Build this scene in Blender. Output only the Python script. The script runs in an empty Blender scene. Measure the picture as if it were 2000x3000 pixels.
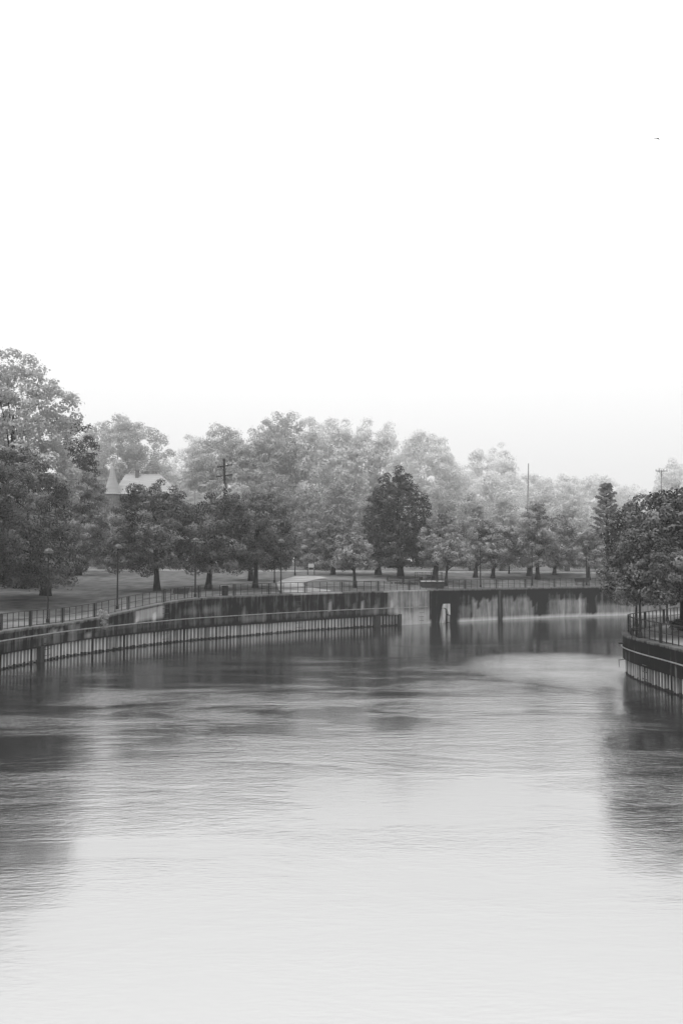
import bpy, bmesh, math, random
import numpy as np
from mathutils import Vector
# ---------------------------------------------------------------- camera, sky, sun, exposure
sc = bpy.context.scene
COL = sc.collection
CAM_Z = 6.8
F = 2800.0                                  # focal length in source pixels (picture 2000 x 3000)
TILT = math.atan(145 / F)
cd = bpy.data.cameras.new('camera'); cam = bpy.data.objects.new('camera', cd); COL.objects.link(cam)
cam.location = (0, 0, CAM_Z); cam.rotation_euler = (math.pi / 2 + TILT, 0, 0)
cd.sensor_fit = 'VERTICAL'; cd.sensor_height = 36; cd.lens = 36 * F / 3000
cd.clip_start = 0.5; cd.clip_end = 4000
sc.camera = cam
w = bpy.data.worlds.new('World'); sc.world = w; w.use_nodes = True
nt = w.node_tree; nt.nodes.clear()
out = nt.nodes.new('ShaderNodeOutputWorld'); bg = nt.nodes.new('ShaderNodeBackground')
sky = nt.nodes.new('ShaderNodeTexSky'); sky.sky_type = 'NISHITA'; sky.sun_disc = False
sky.sun_elevation = math.radians(60); sky.sun_rotation = math.radians(-125)
sky.dust_density = 6; sky.air_density = 1.0; sky.ozone_density = 1.0
bw = nt.nodes.new('ShaderNodeRGBToBW')
# overcast deck over the clear sky: standard overcast distribution, three times brighter overhead than at the horizon
wtc = nt.nodes.new('ShaderNodeTexCoord'); wsep = nt.nodes.new('ShaderNodeSeparateXYZ'); nt.links.new(wtc.outputs['Generated'], wsep.inputs[0])
wcl = nt.nodes.new('ShaderNodeClamp'); nt.links.new(wsep.outputs['Z'], wcl.inputs[0])
deck = nt.nodes.new('ShaderNodeMath'); deck.operation = 'MULTIPLY_ADD'; deck.inputs[1].default_value = 10.0; deck.inputs[2].default_value = 3.5; nt.links.new(wcl.outputs[0], deck.inputs[0])
cloud = nt.nodes.new('ShaderNodeMath'); cloud.operation = 'MULTIPLY_ADD'; cloud.inputs[1].default_value = .06; nt.links.new(deck.outputs[0], cloud.inputs[2])
nt.links.new(sky.outputs[0], bw.inputs[0]); nt.links.new(bw.outputs[0], cloud.inputs[0]); nt.links.new(cloud.outputs[0], bg.inputs[0]); nt.links.new(bg.outputs[0], out.inputs[0])
bg.inputs[1].default_value = 0.15
sl = bpy.data.lights.new('sun', 'SUN'); sl.energy = 1.5; sl.angle = math.radians(14); sl.color = (1, 1, 1)
sun = bpy.data.objects.new('sun', sl); COL.objects.link(sun)
sd = Vector((math.cos(math.radians(60)) * math.sin(math.radians(-125)), math.cos(math.radians(60)) * math.cos(math.radians(-125)), math.sin(math.radians(60))))
sun.rotation_euler = sd.to_track_quat('Z', 'Y').to_euler(); sun.location = (0, 0, 60)
sc.view_settings.view_transform = 'Standard'; sc.view_settings.look = 'None'; sc.view_settings.gamma = 1
sc.view_settings.exposure = 0.3
sc.view_settings.use_curve_mapping = False
sc.cycles.volume_bounces = 2; sc.cycles.max_bounces = 8; sc.cycles.transparent_max_bounces = 8
HAZE = 0.00036
# ---------------------------------------------------------------- pixel helpers (only to measure positions from the photograph)
CT, ST = math.cos(TILT), math.sin(TILT)
def ray(px, py):
    u, v = (px - 1000) / F, (1500 - py) / F
    return (u / (CT - v * ST), (ST + v * CT) / (CT - v * ST))     # dx/dy, dz/dy
def at(px, py, Y):
    a, b = ray(px, py); return (a * Y, Y, CAM_Z + b * Y)
def onz(px, py, z):
    a, b = ray(px, py); Y = (z - CAM_Z) / b; return (a * Y, Y)
# ---------------------------------------------------------------- object helpers
def tag(o, label=None, cat=None, group=None, kind=None):
    if label: o['label'] = label
    if cat: o['category'] = cat
    if group: o['group'] = group
    if kind: o['kind'] = kind
    return o
def empty(name, loc=(0, 0, 0), rz=0):
    o = bpy.data.objects.new(name, None); COL.objects.link(o); o.location = loc; o.rotation_euler = (0, 0, rz); o.empty_display_size = .2
    return o
def link(name, me, mat, parent=None, smooth=False):
    me.materials.append(mat)
    if smooth: me.polygons.foreach_set('use_smooth', [True] * len(me.polygons))
    o = bpy.data.objects.new(name, me); COL.objects.link(o)
    if parent: o.parent = parent
    return o
class MB:
    def __init__(s): s.v = []; s.f = []
    def add(s, vs, fs):
        n = len(s.v); s.v += [tuple(p) for p in vs]; s.f += [tuple(i + n for i in f) for f in fs]
    def box(s, c, d, rz=0, taper=1):
        x, y, z = d[0] / 2, d[1] / 2, d[2] / 2; co, si = math.cos(rz), math.sin(rz); vs = []
        for (sx, sy, sz) in ((-1,-1,-1),(1,-1,-1),(1,1,-1),(-1,1,-1),(-1,-1,1),(1,-1,1),(1,1,1),(-1,1,1)):
            k = taper if sz > 0 else 1
            X, Y = sx * x * k, sy * y * k
            vs.append((c[0] + X * co - Y * si, c[1] + X * si + Y * co, c[2] + sz * z))
        s.add(vs, [(0,3,2,1),(4,5,6,7),(0,1,5,4),(1,2,6,5),(2,3,7,6),(3,0,4,7)])
    def tube(s, pts, rad, n=8, cap=True):
        pts = [Vector(p) for p in pts]
        if not hasattr(rad, '__len__'): rad = [rad] * len(pts)
        rings = []
        for i, p in enumerate(pts):
            t = (pts[min(i + 1, len(pts) - 1)] - pts[max(i - 1, 0)]).normalized()
            a = Vector((0, 0, 1)) if abs(t.z) < .9 else Vector((1, 0, 0))
            u = t.cross(a).normalized(); q = t.cross(u)
            rings.append([p + (u * math.cos(2*math.pi*k/n) + q * math.sin(2*math.pi*k/n)) * rad[i] for k in range(n)])
        vs = [v for r in rings for v in r]; fs = []
        for i in range(len(pts) - 1):
            for k in range(n):
                a, b = i*n + k, i*n + (k+1) % n
                fs.append((a, b, b + n, a + n))
        if cap: fs.append(tuple(range(n))[::-1]); fs.append(tuple((len(pts)-1)*n + k for k in range(n)))
        s.add(vs, fs)
    def lathe(s, c, prof, n=20):
        vs = []; fs = []
        for (r, z) in prof:
            for k in range(n):
                a = 2*math.pi*k/n; vs.append((c[0] + r*math.cos(a), c[1] + r*math.sin(a), c[2] + z))
        for i in range(len(prof)-1):
            for k in range(n):
                a, b = i*n+k, i*n+(k+1) % n; fs.append((a, b, b+n, a+n))
        s.add(vs, fs)
    def build(s, name, mat, parent=None, smooth=False):
        me = bpy.data.meshes.new(name); me.from_pydata(s.v, [], s.f); me.update()
        return link(name, me, mat, parent, smooth)
def copy_tree(o, parent=None):
    c = o.copy(); COL.objects.link(c); c.parent = parent
    for ch in list(o.children): copy_tree(ch, c)
    return c
# ---------------------------------------------------------------- materials (all neutral grey: a monochrome photograph)
def g3(v): return (v, v, v, 1)
def mat(name, lo, hi, scale=(1, 1, 1), rough=.8, detail=6, bump=0, ramp=(.35, .65), spec=.3, coord='Object', metal=0):
    m = bpy.data.materials.new(name); m.use_nodes = True; n = m.node_tree; b = n.nodes['Principled BSDF']
    tc = n.nodes.new('ShaderNodeTexCoord'); mp = n.nodes.new('ShaderNodeMapping'); mp.inputs['Scale'].default_value = scale
    no = n.nodes.new('ShaderNodeTexNoise'); no.inputs['Scale'].default_value = 1; no.inputs['Detail'].default_value = detail
    cr = n.nodes.new('ShaderNodeValToRGB'); cr.color_ramp.elements[0].position = ramp[0]; cr.color_ramp.elements[1].position = ramp[1]
    cr.color_ramp.elements[0].color = g3(lo); cr.color_ramp.elements[1].color = g3(hi)
    L = n.links
    L.new(tc.outputs[coord], mp.inputs[0]); L.new(mp.outputs[0], no.inputs[0]); L.new(no.outputs[0], cr.inputs[0]); L.new(cr.outputs[0], b.inputs['Base Color'])
    b.inputs['Roughness'].default_value = rough; b.inputs['Specular IOR Level'].default_value = spec; b.inputs['Metallic'].default_value = metal
    if bump:
        bu = n.nodes.new('ShaderNodeBump'); bu.inputs['Strength'].default_value = bump; bu.inputs['Distance'].default_value = .05
        L.new(no.outputs[0], bu.inputs['Height']); L.new(bu.outputs[0], b.inputs['Normal'])
    return m
def foliage(name, lo, hi, scale=.5, tr=.12):
    m = bpy.data.materials.new(name); m.use_nodes = True; n = m.node_tree; L = n.links
    n.nodes.remove(n.nodes['Principled BSDF']); o = n.nodes['Material Output']
    tc = n.nodes.new('ShaderNodeTexCoord'); no = n.nodes.new('ShaderNodeTexNoise'); no.inputs['Scale'].default_value = scale; no.inputs['Detail'].default_value = 5
    at_ = n.nodes.new('ShaderNodeAttribute'); at_.attribute_name = 'shade'
    ad = n.nodes.new('ShaderNodeMath'); ad.operation = 'ADD'
    sb = n.nodes.new('ShaderNodeMath'); sb.operation = 'MULTIPLY_ADD'; sb.inputs[1].default_value = .5; sb.inputs[2].default_value = -.25
    L.new(at_.outputs['Fac'], sb.inputs[0]); L.new(sb.outputs[0], ad.inputs[0])
    cr = n.nodes.new('ShaderNodeValToRGB'); cr.color_ramp.elements[0].position = .25; cr.color_ramp.elements[1].position = .75
    cr.color_ramp.elements[0].color = g3(lo); cr.color_ramp.elements[1].color = g3(hi)
    L.new(tc.outputs['Object'], no.inputs[0]); L.new(no.outputs[0], ad.inputs[1]); L.new(ad.outputs[0], cr.inputs[0])
    d = n.nodes.new('ShaderNodeBsdfDiffuse'); t = n.nodes.new('ShaderNodeBsdfTranslucent'); mx = n.nodes.new('ShaderNodeMixShader'); mx.inputs[0].default_value = tr
    gl = n.nodes.new('ShaderNodeBsdfGlossy'); gl.inputs['Roughness'].default_value = .5; gl.inputs['Color'].default_value = g3(.5)
    m2 = n.nodes.new('ShaderNodeMixShader'); m2.inputs[0].default_value = .05
    L.new(cr.outputs[0], d.inputs[0]); L.new(cr.outputs[0], t.inputs[0])
    L.new(d.outputs[0], mx.inputs[1]); L.new(t.outputs[0], mx.inputs[2]); L.new(mx.outputs[0], m2.inputs[1]); L.new(gl.outputs[0], m2.inputs[2]); L.new(m2.outputs[0], o.inputs[0])
    return m
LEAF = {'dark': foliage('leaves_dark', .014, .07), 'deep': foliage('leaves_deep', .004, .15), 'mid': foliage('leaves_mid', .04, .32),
        'light': foliage('leaves_light', .19, .33, tr=.34), 'pale': foliage('leaves_pale', .33, .44, tr=.44), 'hazed': foliage('leaves_hazed', .55, .68, tr=.48)}  # for far trees, the paler sets put distance haze into the leaf colour
M = {
 'bark': mat('bark', .01, .03, (6, 6, 1.2), .95, bump=.6, spec=.1),
 'bark_far': mat('bark_hazed', .2, .3, (6, 6, 1.2), .95, spec=.1),  # far bark lightened, distance haze put into its colour
 'grass': mat('grass', .042, .11, (.9, .5, 1), 1, detail=9, ramp=(.3, .7), spec=.05, bump=.3),
 'grass_right': mat('grass_worn', .04, .15, (.5, .5, 1), 1, detail=9, ramp=(.35, .6), spec=.05, bump=.3),
 'path': mat('path_concrete', .14, .25, (.5, .5, 1), .9, detail=8, bump=.1, spec=.1),
 'path_dim': mat('path_asphalt', .06, .13, (.5, .5, 1), .9, detail=8, bump=.1, spec=.1),
 'road': mat('road_asphalt', .07, .1, (.5, .5, 1), .9, spec=.1),
 'kerb': mat('kerb_stone', .3, .42, (.7, .7, 1), .9, spec=.1),
 'iron': mat('black_iron', .006, .012, (2, 2, 2), .6, spec=.2),
 'rail': mat('worn_rail', .05, .16, (1, 1, 2), .4, spec=.6),
 'shade': mat('lamp_shade_paint', .012, .02, (3, 3, 3), .45, spec=.5),
 'far_wood': mat('hazed_pole', .16, .26, (4, 4, .8), .95, spec=.1),  # distant pole wood, lightened to paint in the haze
 'white': mat('white_paint', .45, .6, (3, 3, 3), .6),
 'grey': mat('grey_metal', .1, .18, (3, 3, 3), .5, spec=.5),
 'wood': mat('weathered_pole', .015, .04, (4, 4, .8), .95, spec=.1),
 'roof': mat('slate_roof', .2, .28, (.3, .3, 9), .9, spec=.1, ramp=(.3, .7)),
 'house': mat('house_brick', .09, .14, (2, 2, 2), .95, spec=.1),
 'brick': mat('chimney_brick', .08, .13, (2, 2, 2), .95, spec=.1),
 'glass': mat('window_glass', .02, .03, (1, 1, 1), .1, spec=.6),
 'dark_concrete': mat('dark_concrete', .014, .035, (1.5, 1.5, .4), .9, bump=.2, spec=.1),
 'pale_concrete': mat('pale_concrete', .15, .36, (2, 2, .6), .9, bump=.2, spec=.1),
 'void': mat('pipe_interior', .008, .012, (1, 1, 1), 1, spec=0),
}
def stain_shade_mat(name, dark, light, su=1.4, sv=.16, amp=.9):
    """weathered concrete or steel: the 'stain' attribute says where it is washed pale or carries painted flute shade, streak noise breaks its edges"""
    m = bpy.data.materials.new(name); m.use_nodes = True; n = m.node_tree; L = n.links; b = n.nodes['Principled BSDF']
    uv = n.nodes.new('ShaderNodeUVMap'); uv.uv_map = 'UVMap'
    mp = n.nodes.new('ShaderNodeMapping'); mp.inputs['Scale'].default_value = (su, sv, 1)
    no = n.nodes.new('ShaderNodeTexNoise'); no.inputs['Scale'].default_value = 1.6; no.inputs['Detail'].default_value = 8; no.inputs['Roughness'].default_value = .65
    mp2 = n.nodes.new('ShaderNodeMapping'); mp2.inputs['Scale'].default_value = (.5, .5, 1)
    no2 = n.nodes.new('ShaderNodeTexNoise'); no2.inputs['Scale'].default_value = 2; no2.inputs['Detail'].default_value = 8
    a = n.nodes.new('ShaderNodeAttribute'); a.attribute_name = 'stain_shade'
    m1 = n.nodes.new('ShaderNodeMath'); m1.operation = 'MULTIPLY_ADD'; m1.inputs[1].default_value = amp; m1.inputs[2].default_value = -amp / 2
    m2 = n.nodes.new('ShaderNodeMath'); m2.operation = 'MULTIPLY_ADD'; m2.inputs[1].default_value = .35; m2.inputs[2].default_value = -.175
    ad = n.nodes.new('ShaderNodeMath'); ad.operation = 'ADD'; ad2 = n.nodes.new('ShaderNodeMath'); ad2.operation = 'ADD'
    cr = n.nodes.new('ShaderNodeValToRGB'); e = cr.color_ramp.elements
    e[0].position = .12; e[0].color = g3(dark); e[1].position = .95; e[1].color = g3(light)
    x = e.new(.45); x.color = g3(dark + (light - dark) * .3)
    L.new(uv.outputs[0], mp.inputs[0]); L.new(mp.outputs[0], no.inputs[0]); L.new(uv.outputs[0], mp2.inputs[0]); L.new(mp2.outputs[0], no2.inputs[0])
    L.new(no.outputs[0], m1.inputs[0]); L.new(no2.outputs[0], m2.inputs[0]); L.new(m1.outputs[0], ad.inputs[0]); L.new(a.outputs['Fac'], ad.inputs[1])
    L.new(ad.outputs[0], ad2.inputs[0]); L.new(m2.outputs[0], ad2.inputs[1]); L.new(ad2.outputs[0], cr.inputs[0]); L.new(cr.outputs[0], b.inputs['Base Color'])
    bu = n.nodes.new('ShaderNodeBump'); bu.inputs['Strength'].default_value = .25; bu.inputs['Distance'].default_value = .05
    L.new(no2.outputs[0], bu.inputs['Height']); L.new(bu.outputs[0], b.inputs['Normal'])
    b.inputs['Roughness'].default_value = .9; b.inputs['Specular IOR Level'].default_value = .05
    return m
M['concrete'] = stain_shade_mat('weathered_concrete', .004, .34)
M['pile'] = stain_shade_mat('sheet_pile_steel', .015, .38, 1.0, .35, .5)
# ---------------------------------------------------------------- the left/far bank: wall line measured along the photograph
# px, coping y, conduit y, concrete bottom y, water y
WL = [(0,1849,1875,1916,1962),(100,1835,1862,1898.6,1941.6),(200,1823.7,1846,1880,1922.5),(281,1809,1837.4,1868,1911),(383,1785.5,1826,1858.7,1897),
      (484,1764.7,1818,1847.6,1884.5),(560,1753,1810.5,1840,1876),(640,1748.5,1805,1834.5,1869.5),(750,1743.6,1799,1828,1860),(860,1739,1793,1820.5,1850),
      (1000,1734.5,1786.5,1811.5,1841),(1163,1731,1779.5,1801,1832),(1257,1728,1775.5,0,1826.3),(1337,1726.3,0,0,1821.7),(1450,1724.7,0,0,1816),(1600,1721.3,0,0,1809.6),
      (1700,1719.6,0,0,1806.2),(1800,1718,0,0,1803.4),(1900,1716.4,0,0,1801),(2000,1715,0,0,1799)]
WP = []        # (x, y, z_coping, z_conduit, z_bottom, px)
for (px, yt, yl, yb, yw) in WL:
    X, Y = onz(px, yw, 0)
    zz = lambda py: CAM_Z + ray(px, py)[1] * Y
    WP.append([X, Y, zz(yt), zz(yl) if yl else zz(yt) - 1.9, zz(yb) if yb else 1.2, px])
z0 = WP[0][2:5]
pre = [[-22.6, 48, *z0, -190], [-23.2, 30, *z0, -500], [-23.6, 0, *z0, -900], [-24, -60, *z0, -1500]]
ze = WP[-1][2:5]
post = [[72, 128, *ze, 2500], [130, 150, *ze, 3000], [420, 330, *ze, 3500]]
WP = pre[::-1] + WP + post
# resample by arclength with a smooth (Catmull-Rom) curve
def resample(P, step):
    P = [np.array(p, float) for p in P]; res = []
    for i in range(len(P) - 1):
        p0, p1, p2, p3 = P[max(i-1, 0)], P[i], P[i+1], P[min(i+2, len(P)-1)]
        L = np.linalg.norm((p2 - p1)[:2]); n = max(1, int(L / step))
        for k in range(n):
            t = k / n
            d1 = (p2 - p0) / 2 * min(1, L / max(1e-6, np.linalg.norm((p2 - p0)[:2]) / 2)); d2 = (p3 - p1) / 2 * min(1, L / max(1e-6, np.linalg.norm((p3 - p1)[:2]) / 2))
            res.append((2*t**3-3*t**2+1)*p1 + (t**3-2*t**2+t)*d1 + (-2*t**3+3*t**2)*p2 + (t**3-t**2)*d2)
    res.append(P[-1]); return np.array(res)
# smooth the heights of the level upper stretch a little so the coping runs true
WS = resample(WP, .35)
def smooth(a, k):
    pad = np.r_[np.full(k, a[0]), a, np.full(k, a[-1])]; return np.convolve(pad, np.ones(2*k+1) / (2*k+1), 'valid')
for c, k in ((0, 6), (1, 6), (2, 6), (3, 20), (4, 12)): WS[:, c] = smooth(WS[:, c], k)
arc = np.r_[0, np.cumsum(np.linalg.norm(np.diff(WS[:, :2], axis=0), axis=1))]
tan = np.gradient(WS[:, :2], axis=0); tan /= np.linalg.norm(tan, axis=1)[:, None]
NOR = np.c_[tan[:, 1], -tan[:, 0]]                       # towards the river
TH = np.arctan2(WS[:, 0], WS[:, 1]); RR = np.hypot(WS[:, 0], WS[:, 1])
def zg(x, y):
    """ground height of the far bank"""
    th = math.atan2(x, y); r = math.hypot(x, y)
    R = np.interp(th, TH, RR); Z = np.interp(th, TH, WS[:, 2])
    px = 1000 + F * math.tan(max(-1.2, min(1.2, th)))
    Zr = 6.8 - (np.interp(px, [300, 1800], [1671.5, 1682]) - 1645) * 135 / F
    Rr = min(135 / max(.2, math.cos(th)), R + 90)
    if r <= R + 2.6: return Z
    s = (r - R - 2.6) / (Rr - R - 2.6)
    if s < 1: return Z + (Zr - Z) * (s * (1.25 - .25 * s))
    return Zr + (min(r, 400) - Rr) * .004
def hit(px, py, off=0):
    a, b = ray(px, py); th = math.atan(a); Y = float(np.interp(th, TH, RR)) * math.cos(th) + .01
    while Y < 420:
        if CAM_Z + b * Y <= zg(a * Y, Y): break
        Y += .1
    return (a * Y, Y, zg(a * Y, Y))
# far-bank ground sheet
def sheet(name, V, nu, nv, m, smooth_=True, parent=None):
    me = bpy.data.meshes.new(name)
    f = [(i*nv+j, (i+1)*nv+j, (i+1)*nv+j+1, i*nv+j+1) for i in range(nu-1) for j in range(nv-1)]
    me.from_pydata(V, [], f); me.update()
    return link(name, me, m, parent, smooth_)
offs = [0.02, 1.3, 2.6] + list(np.linspace(3.6, 100, 66)) + [115, 140, 180, 240, 320, 450, 620, 800]
idx = [0, 40, 80] + list(range(120, len(WS) - 1200, 2)) if False else list(range(0, len(WS), 3))
V = []
for i in idx:
    x, y = WS[i, :2]; r = RR[i]
    for o_ in offs:
        t = (r + o_) / r; X, Y = x * t, y * t
        V.append((X, Y, zg(X, Y) if o_ > .1 else WS[i, 2] - .0))
tag(sheet('lawn', V, len(idx), len(offs), M['grass']), 'mown grass park rising from the river wall to the road', None, kind='structure')
def strip(name, o0, o1, pxa, pxb, m, dz=.03):
    V = []; n = 0; ii = [i for i in range(0, len(WS), 2) if pxa <= WS[i, 5] <= pxb]
    for i in ii:
        x, y = WS[i, :2]; r = RR[i]
        for o_ in np.linspace(o0, o1, 5):
            q = (x - NOR[i, 0] * o_, y - NOR[i, 1] * o_); V.append((q[0], q[1], zg(*q) + dz))
    return tag(sheet(name, V, len(ii), 5, m), None, None, kind='structure')
strip('riverside_path', .55, 2.6, -600, 2300, M['path_dim'], .035)
# bright concrete landing
def drape(name, pts, m, dz, res=40):
    P = [hit(*p)[:2] for p in pts]
    bm = bmesh.new(); vs = [bm.verts.new((p[0], p[1], 0)) for p in P]; bm.faces.new(vs)
    bmesh.ops.triangulate(bm, faces=bm.faces[:])
    for _ in range(4): bmesh.ops.subdivide_edges(bm, edges=bm.edges[:], cuts=1, use_grid_fill=True)
    for v in bm.verts: v.co.z = zg(v.co.x, v.co.y) + dz
    bmesh.ops.recalc_face_normals(bm, faces=bm.faces[:])
    me = bpy.data.meshes.new(name); bm.to_mesh(me); bm.free()
    return tag(link(name, me, m), None, None, kind='structure')
drape('concrete_landing', [(811,1707),(830,1699),(848,1693.5),(868,1689.5),(900,1688.5),(935,1689.5),(960,1692),(935,1697),(915,1701),(897,1706),(890,1712),(896,1719.5),(930,1725.5),(965,1730),(970,1733),(900,1736),(825,1738.5),(815,1727),(812,1715)], M['path'], .05)
drape('branch_path', [(962,1691),(1040,1693),(1130,1699),(1135,1707),(1060,1704),(960,1700),(938,1697)], M['path_dim'], .06)
# road with kerbs at the foot of the woods
def road_strip(name, y0, y1, m, dz, h=0):
    V = []; xs = np.linspace(-140, 170, 120)
    prof = [(y0, dz), (y1, dz)] if not h else [(y0, -.1), (y0 + .001, dz + h), (y1, dz + h), (y1 + .001, -.1)]
    for x in xs:
        for (yy, z) in prof:
            V.append((x, yy + .00015 * x * x, zg(x, yy + .00015 * x * x) + z))
    return tag(sheet(name, V, len(xs), len(prof), m, False), None, None, kind='structure')
road_strip('road', 136, 143, M['road'], .04)
road_strip('near_kerb', 135.55, 135.95, M['kerb'], .0, .16)
road_strip('far_kerb', 143.05, 143.5, M['kerb'], .0, .16)
# ---------------------------------------------------------------- retaining wall of the far bank
def wall_mesh(name, rows, m, parent, S, A, stain_shade=None):
    """rows: function(i) -> list of (offset, z)"""
    V = []; UV = []; ST_ = []
    for i in range(len(S)):
        for (o_, z) in rows(i):
            V.append((S[i, 0] + A[i, 0] * o_, S[i, 1] + A[i, 1] * o_, z)); UV.append(z)
    return V
def build_wall(name, S, NR, AR, rows, m, parent, stain_shade):
    nr = len(rows(0)); V = []; uv = []; st = []
    for i in range(len(S)):
        for j, (o_, z) in enumerate(rows(i)):
            V.append((S[i][0] + NR[i][0] * o_, S[i][1] + NR[i][1] * o_, z)); uv.append((AR[i], z)); st.append(stain_shade(i, z, j))
    f = [(i*nr+j, i*nr+j+1, (i+1)*nr+j+1, (i+1)*nr+j) for i in range(len(S)-1) for j in range(nr-1)]
    me = bpy.data.meshes.new(name); me.from_pydata(V, [], f); me.update()
    ul = me.uv_layers.new(name='UVMap')
    li = np.zeros(len(me.loops), int); me.loops.foreach_get('vertex_index', li)
    ul.data.foreach_set('uv', np.array(uv, dtype=np.float32)[li].ravel())
    a = me.attributes.new('stain_shade', 'FLOAT', 'POINT'); a.data.foreach_set('value', np.array(st, dtype=np.float32))
    return link(name, me, m, parent)
rnd = random.Random(4)
def bump_(x, a, b, e):     # 1 inside a..b with soft edge e
    return max(0, min(1, (x - a) / e, (b - x) / e)) if e > 0 else float(a < x < b)
spikes = [(rnd.uniform(-200, 1250), rnd.uniform(1.5, 5), rnd.uniform(.2, .75)) for _ in range(46)]
dark_spikes = [(1378, 5, .35), (1395, 14, .62), (1428, 10, .5), (1500, 9, .45), (1577, 9, .98), (1590, 8, .95), (1560, 22, .6), (1733, 6, .97), (1725, 26, .55), (1640, 14, .35), (1686, 10, .4)]
zones = [(385, 476, .42, 1.05, .5, 4), (185, 216, -.1, 1, .22, 6), (105, 170, .0, .6, .12, 10), (520, 640, .4, .75, .14, 15), (235, 262, 0, .4, .45, 4), (268, 280, .0, .35, .2, 3), (700, 780, .0, .4, .12, 8),
         (1080, 1102, 0, .5, .2, 5), (1132, 1257, -3, 1.1, .36, 3), (1150, 1254, -3, .42, .22, 8), (1337, 1375, -3, .55, .18, 5), (1375, 1460, -3, .78, .36, 5), (1463, 1560, -3, .78, .32, 4), (1600, 1715, -3, .66, .3, 6), (1640, 1652, -3, .85, .2, 3), (1690, 1697, -3, .8, .3, 3), (1740, 2100, -3, .5, .34, 4)]
def stain_far(i, z, j=0):
    px = WS[i, 5]; zb, zt = (WS[i, 4] if px < 1163 else 0.), WS[i, 2]; v = (z - zb) / (zt - zb); s = .14
    for (a, b, v0, v1, d, e) in zones:
        if a - 1 < px < b + 1: s += d * bump_(px, a, b, e) * max(0, min(1, (v1 - v) / .12, (v - v0) / .12))
    if px < 1163:
        zc = WS[i, 3]; vc = (zc - zb) / (zt - zb)
        for (c, wd, h) in spikes:
            if abs(px - c) < wd and v > vc: s += .55 * max(0, 1 - abs(px - c) / (wd * max(.05, 1 - (v - vc) / h))) if (v - vc) < h else 0
        if vc - .18 < v < vc: s += .08
    if px > 1337:
        for (c, wd, h) in dark_spikes:
            if abs(px - c) < wd:
                if (1 - v) < h * 1.02 and abs(px - c) < wd * max(.12, 1 - (1 - v) / h) * 1.2: s -= .42
        if z < .42: s = max(s, .85)
        if v > .82: s -= .08
    elif px > 1257:
        s = .02
        if z < .25: s = .1
    elif px > 1163 and z < .32: s = max(s, .8)
    if 1453 < px < 1462: s = -.1
    if v < .06 and px < 1163: s -= .25
    return s
def sel(a, b): return [i for i in range(len(WS)) if a <= WS[i, 5] <= b]
wall = empty('retaining_wall', (WS[400][0], WS[400][1], 0)); wall.location = (0, 0, 0)
tag(wall, 'long stained concrete river wall on sheet piles below the park lawn across the water', 'retaining wall')
ii = list(range(0, len(WS)))
def rows_far(i):
    px = WS[i, 5]; zt = WS[i, 2]
    zb = WS[i, 4] if px < 1166 else -.6
    if 1255 < px < 1340: o_ = .02
    else: o_ = .28
    zs = np.linspace(zb, zt - .16, 12)
    return [(-.35, zb), (o_, zb)] + [(o_, z) for z in zs[1:]] + [(o_, zt - .159)]
build_wall('concrete_face', WS[ii], NOR[ii], arc[ii], rows_far, M['concrete'], wall, lambda i, z, j: stain_far(i, z, j))
def rows_cop(i):
    px = WS[i, 5]; zt = WS[i, 2]
    b = .0 if not 1255 < px < 1340 else -.26
    return [(.2 + b, zt - .158), (.34 + b, zt - .158), (.34 + b, zt + .02), (-.45, zt + .02), (-.45, zt - .3)]
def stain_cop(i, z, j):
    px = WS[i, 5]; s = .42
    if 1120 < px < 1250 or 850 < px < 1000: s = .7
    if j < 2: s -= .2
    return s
build_wall('coping', WS[ii], NOR[ii], arc[ii], rows_cop, M['concrete'], wall, stain_cop)
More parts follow.
